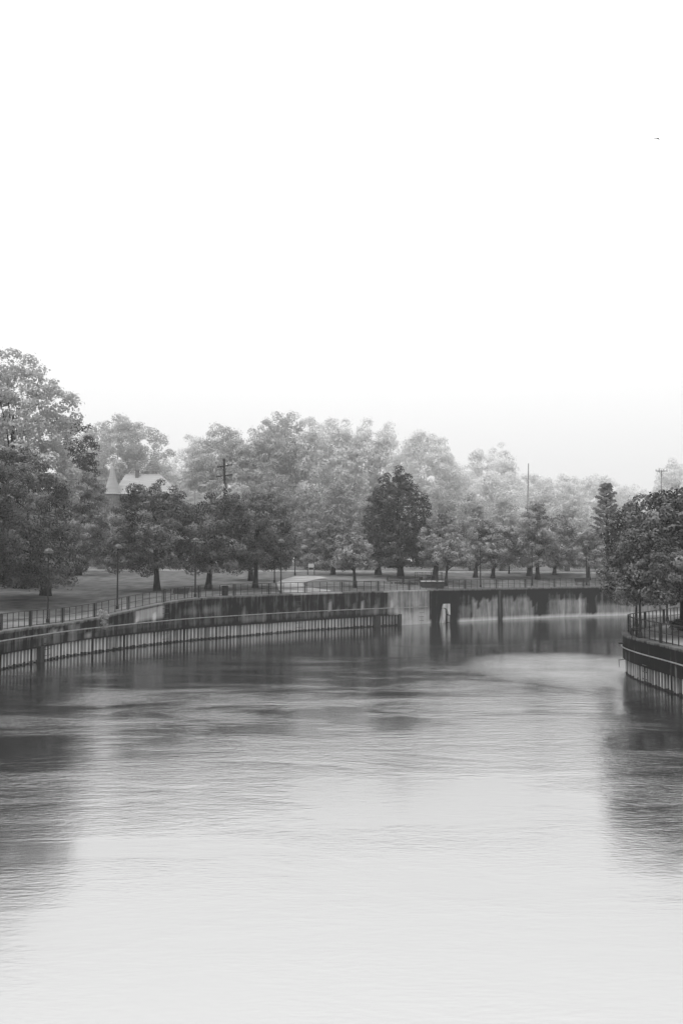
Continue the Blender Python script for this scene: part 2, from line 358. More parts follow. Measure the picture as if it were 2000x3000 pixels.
# sheet piling
def piling(name, S, NR, AR, ztop, parent, smod, pitch=.43, depth=.17):
    V = []; uv = []; st = []; fr = []
    a0, a1 = AR[0], AR[-1]; n = int((a1 - a0) / pitch); P = []
    for k in range(n):
        for (u, o_) in ((0, 0), (.34, 0), (.5, depth), (.84, depth)):
            P.append((a0 + (k + u) * pitch, o_))
    xs = np.interp([p[0] for p in P], AR, [s[0] for s in S]); ys = np.interp([p[0] for p in P], AR, [s[1] for s in S])
    nx = np.interp([p[0] for p in P], AR, [s[0] for s in NR]); ny = np.interp([p[0] for p in P], AR, [s[1] for s in NR])
    zt = np.interp([p[0] for p in P], AR, ztop); ki = np.interp([p[0] for p in P], AR, range(len(AR)))
    r2 = random.Random(9); zs = [-.7, 0.0, .07, .16, .5, 1, 1.0]
    f = []
    # every face gets its own vertices so that painted flange and recess shading stays crisp
    for q in range(len(P) - 1):
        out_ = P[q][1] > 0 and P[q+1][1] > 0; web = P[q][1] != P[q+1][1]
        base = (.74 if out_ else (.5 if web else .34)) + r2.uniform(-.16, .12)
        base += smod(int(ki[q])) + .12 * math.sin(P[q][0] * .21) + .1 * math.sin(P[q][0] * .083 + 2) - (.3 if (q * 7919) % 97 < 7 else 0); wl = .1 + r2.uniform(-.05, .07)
        n0 = len(V)
        for e in (q, q + 1):
            o_ = P[e][1] - .1
            for (h, d) in ((-.7, -.6), (wl, -.55), (wl + .03, 0), (zt[e] * .55, .0), (zt[e] * .88, -.02), (zt[e] + .05, -.3)):
                V.append((xs[e] + nx[e] * o_, ys[e] + ny[e] * o_, h)); uv.append((P[e][0], h)); st.append(base + d)
        for j in range(5): f.append((n0 + j, n0 + j + 1, n0 + 6 + j + 1, n0 + 6 + j))
    me = bpy.data.meshes.new(name); me.from_pydata(V, [], f); me.update()
    ul = me.uv_layers.new(name='UVMap'); li = np.zeros(len(me.loops), int); me.loops.foreach_get('vertex_index', li)
    ul.data.foreach_set('uv', np.array(uv, dtype=np.float32)[li].ravel())
    a = me.attributes.new('stain_shade', 'FLOAT', 'POINT'); a.data.foreach_set('value', np.array(st, dtype=np.float32))
    return link(name, me, M['pile'], parent)
ip = sel(-800, 1163)
def smod_far(k):
    px = WS[ip[min(k, len(ip)-1)], 5]; s = 0
    if 385 < px < 475: s += .15
    if 104 < px < 116 or 1091 < px < 1110: s -= .6
    if 300 < px < 380: s -= .08
    if px > 1110: s -= .05
    return s
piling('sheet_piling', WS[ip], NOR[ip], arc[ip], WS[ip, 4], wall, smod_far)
# end return of the piling
def wpt(px, o_=0, z=None, want='c'):
    x = np.interp(px, WS[:, 5], WS[:, 0]); y = np.interp(px, WS[:, 5], WS[:, 1]); nx = np.interp(px, WS[:, 5], NOR[:, 0]); ny = np.interp(px, WS[:, 5], NOR[:, 1])
    zt = np.interp(px, WS[:, 5], WS[:, 2]); zl = np.interp(px, WS[:, 5], WS[:, 3]); zb = np.interp(px, WS[:, 5], WS[:, 4])
    return (x + nx * o_, y + ny * o_, {'t': zt, 'l': zl, 'b': zb, 'c': 0}[want] if z is None else z), math.atan2(-nx, ny)
mb = MB()
for px in (1164,):
    p, rz = wpt(px, .2); mb.box((p[0], p[1], .2), (.35, .5, 2.0), rz)
for px, wd in ((110, .5), (1101, .75)):
    p, rz = wpt(px, .2); zb = wpt(px, 0, None, 'b')[0][2]; mb.box((p[0], p[1], zb / 2 - .3), (wd, .34, zb + .7), rz)
mb.build('fender_pile', M['dark_concrete'], wall)
mb = MB(); pts = [(WS[i][0] + NOR[i][0] * .36, WS[i][1] + NOR[i][1] * .36, WS[i][3]) for i in sel(-800, 1246)[::3]]
mb.tube(pts, .045, 6); mb.build('conduit', M['grey'], wall)
def ladder(px, z0, z1, parent, o_=.4, step=.42, wp=wpt, rails=False):
    mb = MB(); p, rz = wp(px, o_); z = z0; tx, ty = math.cos(rz), math.sin(rz)
    while z < z1:
        for s in (-1, 1):
            mb.tube([(p[0] + tx*s*.3, p[1] + ty*s*.3, z), (p[0] + tx*s*.3 + ty*.14, p[1] + ty*s*.3 - tx*-.14, z)], .02, 5)
        mb.tube([(p[0] - tx*.3, p[1] - ty*.3, z), (p[0] + tx*.3, p[1] + ty*.3, z)], .018, 5); z += step
    mb.build('ladder_rungs', M['iron'], parent)
ladder(476, .4, 3.4, wall); ladder(125, .4, 1.9, wall); ladder(868, .4, 3.7, wall); ladder(1228, .4, 2.3, wall)
# vertical drain pipes on the wall
mb = MB(); p, rz = wpt(1457.5, .32); mb.box((p[0], p[1], 1.4), (.3, .12, 4.0), rz); mb.build('drain_channel', M['dark_concrete'], wall)
# outfall: a pale broken headwall round a dark pipe mouth
of = empty('outfall', (0, 0, 0)); tag(of, 'pale broken concrete outfall headwall with a dark arched pipe mouth at the waterline', 'outfall')
pc, rz = wpt(1300, 0); Yo = pc[1]
def op(px, py): 
    (q, _), (a, b) = wpt(px, 0), ray(px, py); return (q[0], q[1], CAM_Z + b * q[1])
def slab(name, poly, o0, o1, m, parent):
    mb = MB(); V = []
    for o_ in (o0, o1):
        for (px, py) in poly:
            q, r_ = wpt(px, o_); q0 = op(px, py); V.append((q[0], q[1], q0[2]))
    n = len(poly); f = [tuple(range(n, 2*n)), tuple(range(n))[::-1]] + [(i, (i+1) % n, n + (i+1) % n, n + i) for i in range(n)]
    mb.add(V, f); return mb.build(name, m, parent)
slab('headwall', [(1293,1781),(1296.5,1769),(1312.5,1768.5),(1313,1801),(1308.5,1799),(1306,1789),(1302,1782),(1298,1780.5)], .0, .3, M['pale_concrete'], of)
slab('headwall', [(1285.5,1826),(1289.5,1802),(1293.5,1782),(1298,1784),(1299,1800),(1297.5,1826)], .0, .32, M['pale_concrete'], of)
slab('headwall', [(1306,1802),(1312,1803),(1312,1822),(1306.5,1822)], .0, .26, M['grey'], of)
slab('pipe_mouth', [(1296,1826),(1298,1784),(1302,1782.5),(1306,1792),(1308,1826)], .02, .12, M['void'], of)
# ---------------------------------------------------------------- fence of the far bank
def fence_parts(root, P, top_h, wp, pick=4, k_=1.):
    """P: list of stations; builds one post per station and one panel between"""
    for k, px in enumerate(P):
        p, rz = wp(px, -.12, None, 't'); mb = MB(); mb.box((p[0], p[1], p[2] + top_h / 2 + .01), (.09 * k_, .09 * k_, top_h + .02), rz)
        mb.build('post', M['iron'], root)
    for k in range(len(P) - 1):
        a, b = P[k], P[k+1]; mb = MB(); mr = MB()
        sub = [a + (b - a) * t / 8 for t in range(9)]
        for h, r_ in ((top_h, .024), (top_h * .52, .016), (.1, .018)):
            pts = []
            for s_ in sub:
                p, _ = wp(s_, -.12, None, 't'); pts.append((p[0], p[1], p[2] + h))
            mb.tube(pts, r_ * k_, 5)
        ts = [.045] + [(i + 1) / (pick + 1) for i in range(pick)] + [.955]
        for t in ts:
            p, rz = wp(a + (b - a) * t, -.12, None, 't'); mb.box((p[0], p[1], p[2] + top_h / 2 + .03), (.036 * k_, .036 * k_, top_h - .04), rz)
        mb.build('railing_panel', M['iron'], root)
fl = empty('fence', (0, 0, 0)); tag(fl, 'dark iron railing along the top of the long far river wall', 'fence')
fence_parts(fl, [-290, -190, -92, 2, 92, 186, 281, 378, 482, 584, 687, 790, 895, 1003, 1110, 1201, 1282, 1363, 1456, 1541, 1626, 1711, 1796, 1881, 1966, 2051], 1.07, wpt)
# ---------------------------------------------------------------- right bank: curved quay
RP = [[17.6, -60], [17.4, 0], [17.25, 30], [17.15, 48.4], [16.95, 54], [17.15, 57.6], [17.8, 60.0], [18.9, 61.9], [20.3, 63.9], [22.2, 66.6], [24.6, 69.9], [29, 74.5], [38, 81], [56, 90], [120, 112], [420, 260]]
RS = resample([p + [0, 0, 0, 0] for p in RP], .2)[:, :2]
rarc = np.r_[0, np.cumsum(np.linalg.norm(np.diff(RS, axis=0), axis=1))]
rt = np.gradient(RS, axis=0); rt /= np.linalg.norm(rt, axis=1)[:, None]; RN = np.c_[-rt[:, 1], rt[:, 0]]
ZR = 2.42
def rwp(s, o_=0, z=None, want='t'):
    x = np.interp(s, rarc, RS[:, 0]); y = np.interp(s, rarc, RS[:, 1]); nx = np.interp(s, rarc, RN[:, 0]); ny = np.interp(s, rarc, RN[:, 1])
    return (x + nx * o_, y + ny * o_, (ZR if want == 't' else 0) if z is None else z), math.atan2(-nx, ny)
rw = empty('retaining_wall', (0, 0, 0)); tag(rw, 'curved dark concrete quay wall on sheet piles at the right bank point', 'retaining wall')
rs = random.Random(12); rsp = [(rs.uniform(60, 130), rs.uniform(.1, .3), rs.uniform(.3, 1)) for _ in range(26)]
def stain_r(i, z, j=0):
    a = rarc[i]; s = .05
    for (c, wd, h) in rsp:
        if abs(a - c) < wd and z < .95 + h and (z > 1.72 or z < 1.5): s += .22
    return s
build_wall('concrete_face', RS, RN, rarc, lambda i: [(-.3, .95), (.22, .95)] + [(.22, z) for z in np.linspace(.98, ZR - .12, 8)], M['concrete'], rw, stain_r)
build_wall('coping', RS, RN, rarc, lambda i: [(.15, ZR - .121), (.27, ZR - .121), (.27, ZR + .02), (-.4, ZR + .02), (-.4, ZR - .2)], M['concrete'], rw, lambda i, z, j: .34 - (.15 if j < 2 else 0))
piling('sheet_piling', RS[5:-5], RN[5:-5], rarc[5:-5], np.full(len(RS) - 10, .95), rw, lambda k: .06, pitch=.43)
mb = MB(); mb.tube([(RS[i][0] + RN[i][0]*.29, RS[i][1] + RN[i][1]*.29, 1.66) for i in range(0, len(RS), 4)], .036, 6); mb.build('conduit', M['rail'], rw)
sr = float(np.interp(52.9, RS[:700, 1], rarc[:700]))
mb = MB(); p, rz = rwp(sr, .3)
for z in (.35, .75, 1.1): mb.tube([(p[0]-.05, p[1]-.35, z), (p[0]-.05, p[1]+.35, z)], .03, 5)
mb.build('ladder_rungs', M['iron'], rw)
mb = MB(); p, rz = rwp(float(np.interp(57.6, RS[:700, 1], rarc[:700])), .3)
mb.tube([(p[0]+.1, p[1], .95), (p[0]-.28, p[1], .9)], .025, 5); mb.tube([(p[0]-.25, p[1], .9), (p[0]-.25, p[1], .5)], .018, 5); mb.box((p[0]-.12, p[1], 1.9), (.3, .08, .1))
mb.build('bracket', M['iron'], rw)
fr = empty('fence', (0, 0, 0)); tag(fr, 'dark iron railing curving round the point of the right bank', 'fence')
s_tip = float(np.interp(57.6, RS[:700, 1], rarc[:700]))
s_a = float(np.interp(51.7, RS[:700, 1], rarc[:700]))
fence_parts(fr, [s_a - 12.3 + 4.1 * k for k in range(16)], 1.07, rwp, k_=1.3)
# right bank ground
bm = bmesh.new(); poly = [(RS[i][0] - RN[i][0]*.05, RS[i][1] - RN[i][1]*.05) for i in range(0, len(RS), 3)] + [(420, -60)]
vs = [bm.verts.new((p[0], p[1], ZR)) for p in poly]; fc = bm.faces.new(vs)
bmesh.ops.triangulate(bm, faces=bm.faces[:]); bmesh.ops.recalc_face_normals(bm, faces=bm.faces[:])
me = bpy.data.meshes.new('right_bank_ground'); bm.to_mesh(me); bm.free()
if me.polygons[0].normal.z < 0: me.flip_normals()
tag(link('right_bank_ground', me, M['grass_right']), 'worn grass ground of the right bank', None, kind='structure')
V = []
ks = [i for i in range(0, len(RS), 3) if 20 < rarc[i] < 190]
for i in ks:
    for o_ in np.linspace(-.42, -2.6, 4): V.append((RS[i][0] + RN[i][0]*o_, RS[i][1] + RN[i][1]*o_, ZR + .012))
o = sheet('right_bank_path', V, len(ks), 4, M['path'], False); tag(o, None, None, kind='structure')
# ---------------------------------------------------------------- water
def water_material():
    m = bpy.data.materials.new('river_water'); m.use_nodes = True; n = m.node_tree; L = n.links
    n.nodes.remove(n.nodes['Principled BSDF']); o = n.nodes['Material Output']
    tc = n.nodes.new('ShaderNodeTexCoord')
    def noise(scale, det, rough=.5, dist=0, rot=0):
        mp = n.nodes.new('ShaderNodeMapping'); mp.inputs['Scale'].default_value = scale; mp.inputs['Rotation'].default_value = (0, 0, rot)
        no = n.nodes.new('ShaderNodeTexNoise'); no.inputs['Scale'].default_value = 1; no.inputs['Detail'].default_value = det; no.inputs['Roughness'].default_value = rough; no.inputs['Distortion'].default_value = dist
        L.new(tc.outputs['Object'], mp.inputs[0]); L.new(mp.outputs[0], no.inputs[0]); return no
    fine = noise((3.4, 9, 1), 4, .6, .2, .1)          # wind ripple
    mid = noise((.9, 2.7, 1), 3, .55, .25, -.05)
    patch = noise((.09, .2, 1), 5, .65, .5, .05)      # patches where the current roughens or calms the surface
    cr = n.nodes.new('ShaderNodeValToRGB'); cr.color_ramp.elements[0].position = .42; cr.color_ramp.elements[1].position = .62
    cr.color_ramp.elements[0].color = g3(.25); cr.color_ramp.elements[1].color = g3(1)
    L.new(patch.outputs[0], cr.inputs[0])
    def mul(a, b, v=None):
        x = n.nodes.new('ShaderNodeMath'); x.operation = 'MULTIPLY'; L.new(a, x.inputs[0])
        if b is None: x.inputs[1].default_value = v
        else: L.new(b, x.inputs[1])
        return x.outputs[0]
    def add(a, b):
        x = n.nodes.new('ShaderNodeMath'); x.operation = 'ADD'; L.new(a, x.inputs[0]); L.new(b, x.inputs[1]); return x.outputs[0]
    # the lee of the far wall lies calm, the open channel is ruffled, with an eddy off the right point
    sx = n.nodes.new('ShaderNodeSeparateXYZ'); L.new(tc.outputs['Object'], sx.inputs[0])
    wob = n.nodes.new('ShaderNodeMath'); wob.operation = 'MULTIPLY_ADD'; wob.inputs[1].default_value = -60; L.new(patch.outputs[0], wob.inputs[0]); L.new(sx.outputs['Y'], wob.inputs[2])
    lee = n.nodes.new('ShaderNodeMapRange'); lee.inputs['From Min'].default_value = 5; lee.inputs['From Max'].default_value = 42; lee.inputs['To Min'].default_value = 1.0; lee.inputs['To Max'].default_value = .16; L.new(wob.outputs[0], lee.inputs[0])
    near_ = n.nodes.new('ShaderNodeMapRange'); near_.inputs['From Min'].default_value = 18; near_.inputs['From Max'].default_value = 38; near_.inputs['To Min'].default_value = .16; L.new(sx.outputs['Y'], near_.inputs[0])
    mp = n.nodes.new('ShaderNodeMapping'); mp.vector_type = 'POINT'; mp.inputs['Location'].default_value = (-15/6, -62/9, 0); mp.inputs['Scale'].default_value = (1/6, 1/9, 1); L.new(tc.outputs['Object'], mp.inputs[0])
    ln = n.nodes.new('ShaderNodeVectorMath'); ln.operation = 'LENGTH'; L.new(mp.outputs[0], ln.inputs[0])
    ed = n.nodes.new('ShaderNodeMapRange'); ed.inputs['From Min'].default_value = 1.3; ed.inputs['From Max'].default_value = .5; ed.inputs['To Max'].default_value = 3.5; L.new(ln.outputs['Value'], ed.inputs[0])
    amp_ = n.nodes.new('ShaderNodeMath'); amp_.operation = 'MAXIMUM'; L.new(mul(mul(cr.outputs[0], lee.outputs[0]), near_.outputs[0]), amp_.inputs[0]); L.new(mul(ed.outputs[0], patch.outputs[0]), amp_.inputs[1])
    cr = amp_
    h = add(mul(mul(fine.outputs[0], None, .026), cr.outputs[0]), mul(mul(mid.outputs[0], None, .02), cr.outputs[0]))
    bu = n.nodes.new('ShaderNodeBump'); bu.inputs['Strength'].default_value = 1; bu.inputs['Distance'].default_value = 1
    L.new(h, bu.inputs['Height'])
    gl = n.nodes.new('ShaderNodeBsdfGlossy'); gl.inputs['Roughness'].default_value = .1; gl.inputs['Color'].default_value = g3(1)
    df = n.nodes.new('ShaderNodeBsdfDiffuse'); df.inputs['Color'].default_value = g3(.008)
    lw = n.nodes.new('ShaderNodeLayerWeight'); lw.inputs['Blend'].default_value = .5
    mr = n.nodes.new('ShaderNodeMapRange'); mr.inputs['From Min'].default_value = .3; mr.inputs['From Max'].default_value = 1; mr.inputs['To Min'].default_value = .46; mr.inputs['To Max'].default_value = .7
    L.new(lw.outputs['Facing'], mr.inputs[0])
    mx = n.nodes.new('ShaderNodeMixShader'); L.new(mr.outputs[0], mx.inputs[0]); L.new(df.outputs[0], mx.inputs[1]); L.new(gl.outputs[0], mx.inputs[2])
    L.new(bu.outputs[0], gl.inputs['Normal']); L.new(mx.outputs[0], o.inputs[0])
    return m
M['water'] = water_material()
V = [(-27, -60, 0), (425, -60, 0), (425, 340, 0), (-27, 340, 0)]
me = bpy.data.meshes.new('river_water'); me.from_pydata(V, [], [(0, 1, 2, 3)]); me.update()
tag(link('river_water', me, M['water']), 'calm grey river with long soft reflections', None, kind='structure')
me = bpy.data.meshes.new('ground'); me.from_pydata([(-900, -900, -1.2), (900, -900, -1.2), (900, 900, -1.2), (-900, 900, -1.2)], [], [(0, 1, 2, 3)]); me.update()
tag(link('ground', me, M['dark_concrete']), 'river bed and base ground', None, kind='structure')
# ---------------------------------------------------------------- trees
def profile(kind, h):
    if kind == 'maple':
        return np.where(h < .28, .84 + .16 * np.sqrt(np.clip(h / .28, 0, 1)), np.sqrt(np.clip(1 - ((h - .28) / .72) ** 2.7, 0, 1)))
    if kind == 'oval':
        return np.sqrt(np.clip(1 - (np.abs(h - .48) / .53) ** 3, 0.02, 1))
    if kind == 'spade':
        return np.where(h < .35, .86 + .4 * h, np.clip(1 - ((h - .35) / .65) ** 2.1, 0, 1) ** .8)
    if kind == 'column':
        return np.where(h < .5, .75 + .25 * h * 2, np.sqrt(np.clip(1 - ((h - .5) / .5) ** 2, 0, 1)))
    if kind == 'cone':
        return np.where(h < .3, .72 + .28 * h / .3, np.clip(1.02 - ((h - .3) / .7) ** 1.35, 0.02, 1))
    if kind == 'willow':
        return np.where(h < .6, .9, np.sqrt(np.clip(1 - ((h - .6) / .42) ** 2, 0.02, 1)))
def crown_mesh(name, W, D, H, z0, kind, seed, leaf, rc, dens=1., gap=1., lean=0., flat=.72, stray_=.08):
    R = np.random.default_rng(seed)
    area = math.pi * (W + D) / 2 * H
    ph = R.uniform(0, 6.28, 6); am = R.uniform(.05, .13, 6); tgt = int(min(700, max(10, area / (math.pi * rc * rc) * 1.02 * gap)))
    def place(n, shell):
        h = R.uniform(0, 1, n * 4); h = h[R.uniform(0, 1, n * 4) < (profile(kind, h) + .15)][:n]; phi = R.uniform(0, 2 * math.pi, len(h))
        lob = 1 + am[0]*np.sin(2*phi+ph[0]+3*h) + am[1]*np.sin(3*phi+ph[1]-5*h) + am[2]*np.sin(5*phi+ph[2]+7*h) + am[3]*np.sin(phi*2+9*h+ph[3]) - .01
        rho = R.uniform(.84, 1.02, len(h)) if shell else np.sqrt(R.uniform(.05, .6, len(h)))
        rr = profile(kind, h) * lob * rho; hx = h * (1 + .06 * np.sin(3*phi + ph[4]))
        return np.c_[np.cos(phi) * rr * max(.2, W/2 - rc*.5) + lean * h, np.sin(phi) * rr * max(.2, D/2 - rc*.5), z0 + rc * .5 + hx * (H - rc * 1.1)], h
    cand, ch = place(tgt * 7, True); keep = []
    arr = np.empty((tgt, 3)); q = 0
    for i_ in range(len(cand)):
        if q >= tgt: break
        if q == 0 or ((arr[:q] - cand[i_]) ** 2).sum(1).min() > (rc * 1.02) ** 2:
            arr[q] = cand[i_]; q += 1; keep.append(i_)
    inner, ih = place(int(tgt * .55), False)
    C = np.r_[cand[keep], inner]; h = np.r_[ch[keep], ih]
    rcs = rc * R.uniform(.6, 1.22, len(C)) * (1 - .22 * h)
    m = np.maximum(10, (13 * rcs ** 2 / leaf ** 2 * dens).astype(int)); tot = int(m.sum())
    ci = np.repeat(np.arange(len(C)), m)
    d = R.normal(size=(tot, 3)); d /= np.linalg.norm(d, axis=1)[:, None]
    d[:, 2] = np.where(d[:, 2] < -.25, d[:, 2] * R.choice([1, -1], tot, p=[.55, .45]), d[:, 2])
    sh = .62 + .42 * R.uniform(0, 1, tot) ** .6; stray = R.uniform(0, 1, tot) < stray_; sh = np.where(stray, sh * R.uniform(1.1, 1.5, tot), sh)
    # small sprigs break each clump's surface
    k = R.integers(0, 9999, tot); 
    sp = R.normal(size=(len(C) * 10, 3)); sp /= np.linalg.norm(sp, axis=1)[:, None]
    near = sp[ci * 10 + (k % 10)]; d = d * .62 + near * .5; d /= np.linalg.norm(d, axis=1)[:, None]
    P = C[ci] + d * (rcs[ci] * sh)[:, None] * np.array([1, 1, flat])
    nrm = d * 1.1 + R.normal(size=(tot, 3)) * .27 + np.array([0, 0, .2]); nrm /= np.linalg.norm(nrm, axis=1)[:, None]
    t = np.cross(nrm, R.normal(size=(tot, 3))); t /= np.linalg.norm(t, axis=1)[:, None]; b = np.cross(nrm, t)
    s = leaf * R.uniform(.55, 1.25, tot)[:, None]; el = R.uniform(.45, .8, tot)[:, None]
    V = np.empty((tot, 4, 3)); V[:, 0] = P - t * s * .62; V[:, 1] = P - b * s * el * .62 + nrm * s * .1; V[:, 2] = P + t * s * .62; V[:, 3] = P + b * s * el * .62 + nrm * s * .1
    me = bpy.data.meshes.new(name); me.vertices.add(tot * 4); me.vertices.foreach_set('co', V.astype(np.float32).ravel())
    me.loops.add(tot * 4); me.loops.foreach_set('vertex_index', np.arange(tot * 4, dtype=np.int32))
    me.polygons.add(tot); me.polygons.foreach_set('loop_start', np.arange(0, tot * 4, 4, dtype=np.int32)); me.polygons.foreach_set('loop_total', np.full(tot, 4, dtype=np.int32))
    me.update(calc_edges=True)
    cs = R.uniform(0, 1, len(C)); a = me.attributes.new('shade', 'FLOAT', 'POINT')
    a.data.foreach_set('value', np.repeat(np.clip(cs[ci] * .6 + R.uniform(0, .4, tot), 0, 1), 4).astype(np.float32))
    return me, C
def trunk_mb(C, r0, ztop, bottom, seed, lean=0, limbs=14, fork=None, twig=True):
    R = random.Random(seed); mb = MB(); L = []
    pts = []; rad = []; kx, ky = R.uniform(-.03, .03), R.uniform(-.03, .03)
    n = 9
    for i in range(n):
        t = i / (n - 1); z = -.15 + (ztop + .15) * t
        pts.append((lean * min(1, max(0, z - bottom * 0) / max(ztop, 1)) + kx * z * math.sin(3 * t), ky * z * math.sin(4 * t), z))
        rad.append(r0 * (1.35 if i == 0 else (1.0 - .75 * t)) if i else r0 * 1.5)
    rad[1] = r0 * 1.02
    mb.tube(pts, rad, 9)
    idx_ = [i for i in range(len(C)) if C[i][2] > bottom + .42 * (ztop - bottom)]; R.shuffle(idx_)
    for i in idx_[:limbs]:
        c = C[i]; z0_ = max(bottom * .85, min(ztop * .8, c[2] * .6)); t = (z0_ + .15) / (ztop + .15); j = min(n - 1, int(t * (n - 1)))
        p0 = Vector(pts[j]); p2 = Vector(c); p1 = (p0 + p2) / 2 + Vector((0, 0, -.06 * (p2 - p0).length)) + Vector((R.uniform(-.3, .3), R.uniform(-.3, .3), 0))
        q = rad[j] * R.uniform(.3, .5); mb.tube([p0, p0.lerp(p1, .5), p1, p2], [q, q * .85, q * .6, q * .2], 6)
    return mb
def tree(name, label, px, by, x0, x1, yt, yb, kind='maple', leafm='mid', seed=1, Y=None, leaf=.16, rc=.85, r0=.26, dens=1., gap=1., group=None, bark='bark', cat='tree', base=None, depth=None, limbs=14, flat=.72, cy=0., stray=.08):
    if base is None:
        if Y is None: base = hit(px, by)
        else:
            a, b = ray(px, by); base = (a * Y, Y, zg(a * Y, Y))
    Yb = base[1] + cy; xl, xr = at(x0, 1500, Yb)[0], at(x1, 1500, Yb)[0]; zt, zb = at(px, yt, Yb)[2], at(px, yb, Yb)[2]
    W = xr - xl; H = zt - zb; cx = (xl + xr) / 2 - base[0]; D = depth or W
    root = empty(name, base); tag(root, label, cat, group)
    me, C = crown_mesh('crown', W, D, H, zb - base[2], kind, seed, leaf, rc, dens, gap, flat=flat, stray_=stray)
    co = np.empty(len(me.vertices) * 3, np.float32); me.vertices.foreach_get('co', co); co[0::3] += cx; co[1::3] += cy; me.vertices.foreach_set('co', co); C = C + np.array([cx, cy, 0])
    link('crown', me, LEAF[leafm], root)
    trunk_mb(C, r0, (zb - base[2]) + H * .7, zb - base[2], seed, lean=cx * .6 if cy > -5 else 0, limbs=limbs).build('trunk', M[bark], root, True)
    return root
G1 = 'maples on the lawn behind the river railing'
tree('maple_tree', 'large dark full-crowned maple at the left edge of the photo, low boughs over the lawn', 134, 1745, -150, 206, 1318, 1728, 'maple', 'deep', 11, rc=1.0, r0=.42, group=G1, dens=1.1, depth=20, cy=-9)
tree('maple_tree', 'broad round maple behind the first lamp with a bare trunk on the lawn', 460, 1731, 308, 592, 1408, 1682, 'maple', 'deep', 12, rc=.95, r0=.3, group=G1)
tree('maple_tree', 'maple with a thick straight trunk just right of the second dome lamp', 609, 1727, 560, 745, 1432, 1680, 'maple', 'deep', 13, rc=.9, r0=.3, group=G1)
tree('maple_tree', 'lumpy topped maple left of the third dome lamp, above the litter bin', 747, 1722, 668, 872, 1450, 1668, 'maple', 'deep', 14, rc=.9, r0=.27, group=G1)
tree('maple_tree', 'maple standing just behind the lumpy maple, mostly hidden by it', 735, 1701, 640, 800, 1442, 1655, 'maple', 'deep', 15, rc=.9, r0=.28, group=G1)
tree('maple_tree', 'small young round maple alone on the lawn right of the concrete landing', 1040, 1722, 958, 1096, 1556, 1668, 'maple', 'mid', 16, rc=.6, r0=.2, leaf=.18, group=G1)
tree('maple_tree', 'maple with pale lumpy crown over the ramp platform, thick trunk', 1272, 1703, 1228, 1378, 1494, 1662, 'maple', 'mid', 17, rc=.8, r0=.38, group=G1)
tree('maple_tree', 'slim maple with a leaning trunk beside the ramp platform', 1304, 1716, 1282, 1372, 1560, 1662, 'maple', 'mid', 18, rc=.6, r0=.18, group=G1, leaf=.18)
tree('maple_tree', 'narrow maple left of the far lamp, right of the ramp platform', 1391, 1692, 1372, 1452, 1515, 1655, 'maple', 'mid', 19, rc=.75, r0=.27, group=G1)
tree('maple_tree', 'light crowned maple just right of the slim far lamp', 1442, 1694, 1404, 1524, 1530, 1662, 'maple', 'mid', 20, rc=.75, r0=.27, group=G1)
tree('maple_tree', 'tall peaked maple in front of the right woods with a short forked trunk', 1574, 1697, 1496, 1648, 1458, 1662, 'cone', 'mid', 21, rc=.85, r0=.28, group=G1)
tree('maple_tree', 'maple with straight trunk directly behind the peaked maple', 1549, 1687, 1504, 1610, 1500, 1655, 'maple', 'mid', 22, rc=.8, r0=.32, group=G1)
tree('maple_tree', 'maple filling the gap right of the peaked maple, trunk in shade', 1622, 1684, 1590, 1692, 1512, 1664, 'maple', 'mid', 23, rc=.8, r0=.25, group=G1)
tree('maple_tree', 'small round maple beside the lamp nearest the right bank foliage', 1723, 1699, 1674, 1768, 1545, 1665, 'maple', 'mid', 24, rc=.7, r0=.24, group=G1)
tree('young_tree', 'thin young tree between the two light maples near the road', 1490, 1681, 1468, 1515, 1590, 1655, 'oval', 'light', 25, rc=.6, r0=.12)
# dark conifer-like trees in the middle
tree('juniper_tree', 'big dark pointed evergreen rising in the middle of the woods', 1173, 1692, 1066, 1262, 1372, 1664, 'spade', 'dark', 31, rc=.8, r0=.38, leaf=.2, stray=.2)
tree('dark_tree', 'dark spreading tree left of the pointed evergreen with a thick trunk', 1107, 1684, 1062, 1160, 1470, 1662, 'oval', 'deep', 32, rc=.9, r0=.4, leaf=.25)
tree('willow_tree', 'drooping leafy tree behind the small young maple, dark hollow below', 975, 1672, 922, 1058, 1530, 1672, 'willow', 'deep', 33, Y=128, rc=.8, r0=.3)
tree('willow_tree', 'soft grey tree with low hanging leaves behind the notice board', 915, 1668, 858, 975, 1520, 1668, 'willow', 'mid', 34, Y=146, rc=.9, r0=.3)
# tall trees of the left edge
tree('cottonwood_tree', 'towering pale leafy tree at the left edge reaching highest of all', 60, 1690, -190, 212, 1046, 1600, 'oval', 'pale', 41, stray=.15, Y=98, rc=1.15, r0=.5, leaf=.26, gap=1.15, dens=.9)
tree('pine_tree', 'dark ragged pine poking out between the tall left tree and the house', 232, 1680, 168, 284, 1238, 1560, 'oval', 'dark', 42, Y=130, rc=.75, r0=.22, leaf=.22, gap=.8, dens=.8, stray=.25)
tree('willow_tree', 'pale leafy lawn tree with a stout trunk between the left maple and first lamp', 230, 1686, 196, 322, 1380, 1662, 'oval', 'mid', 43, rc=.95, r0=.34)
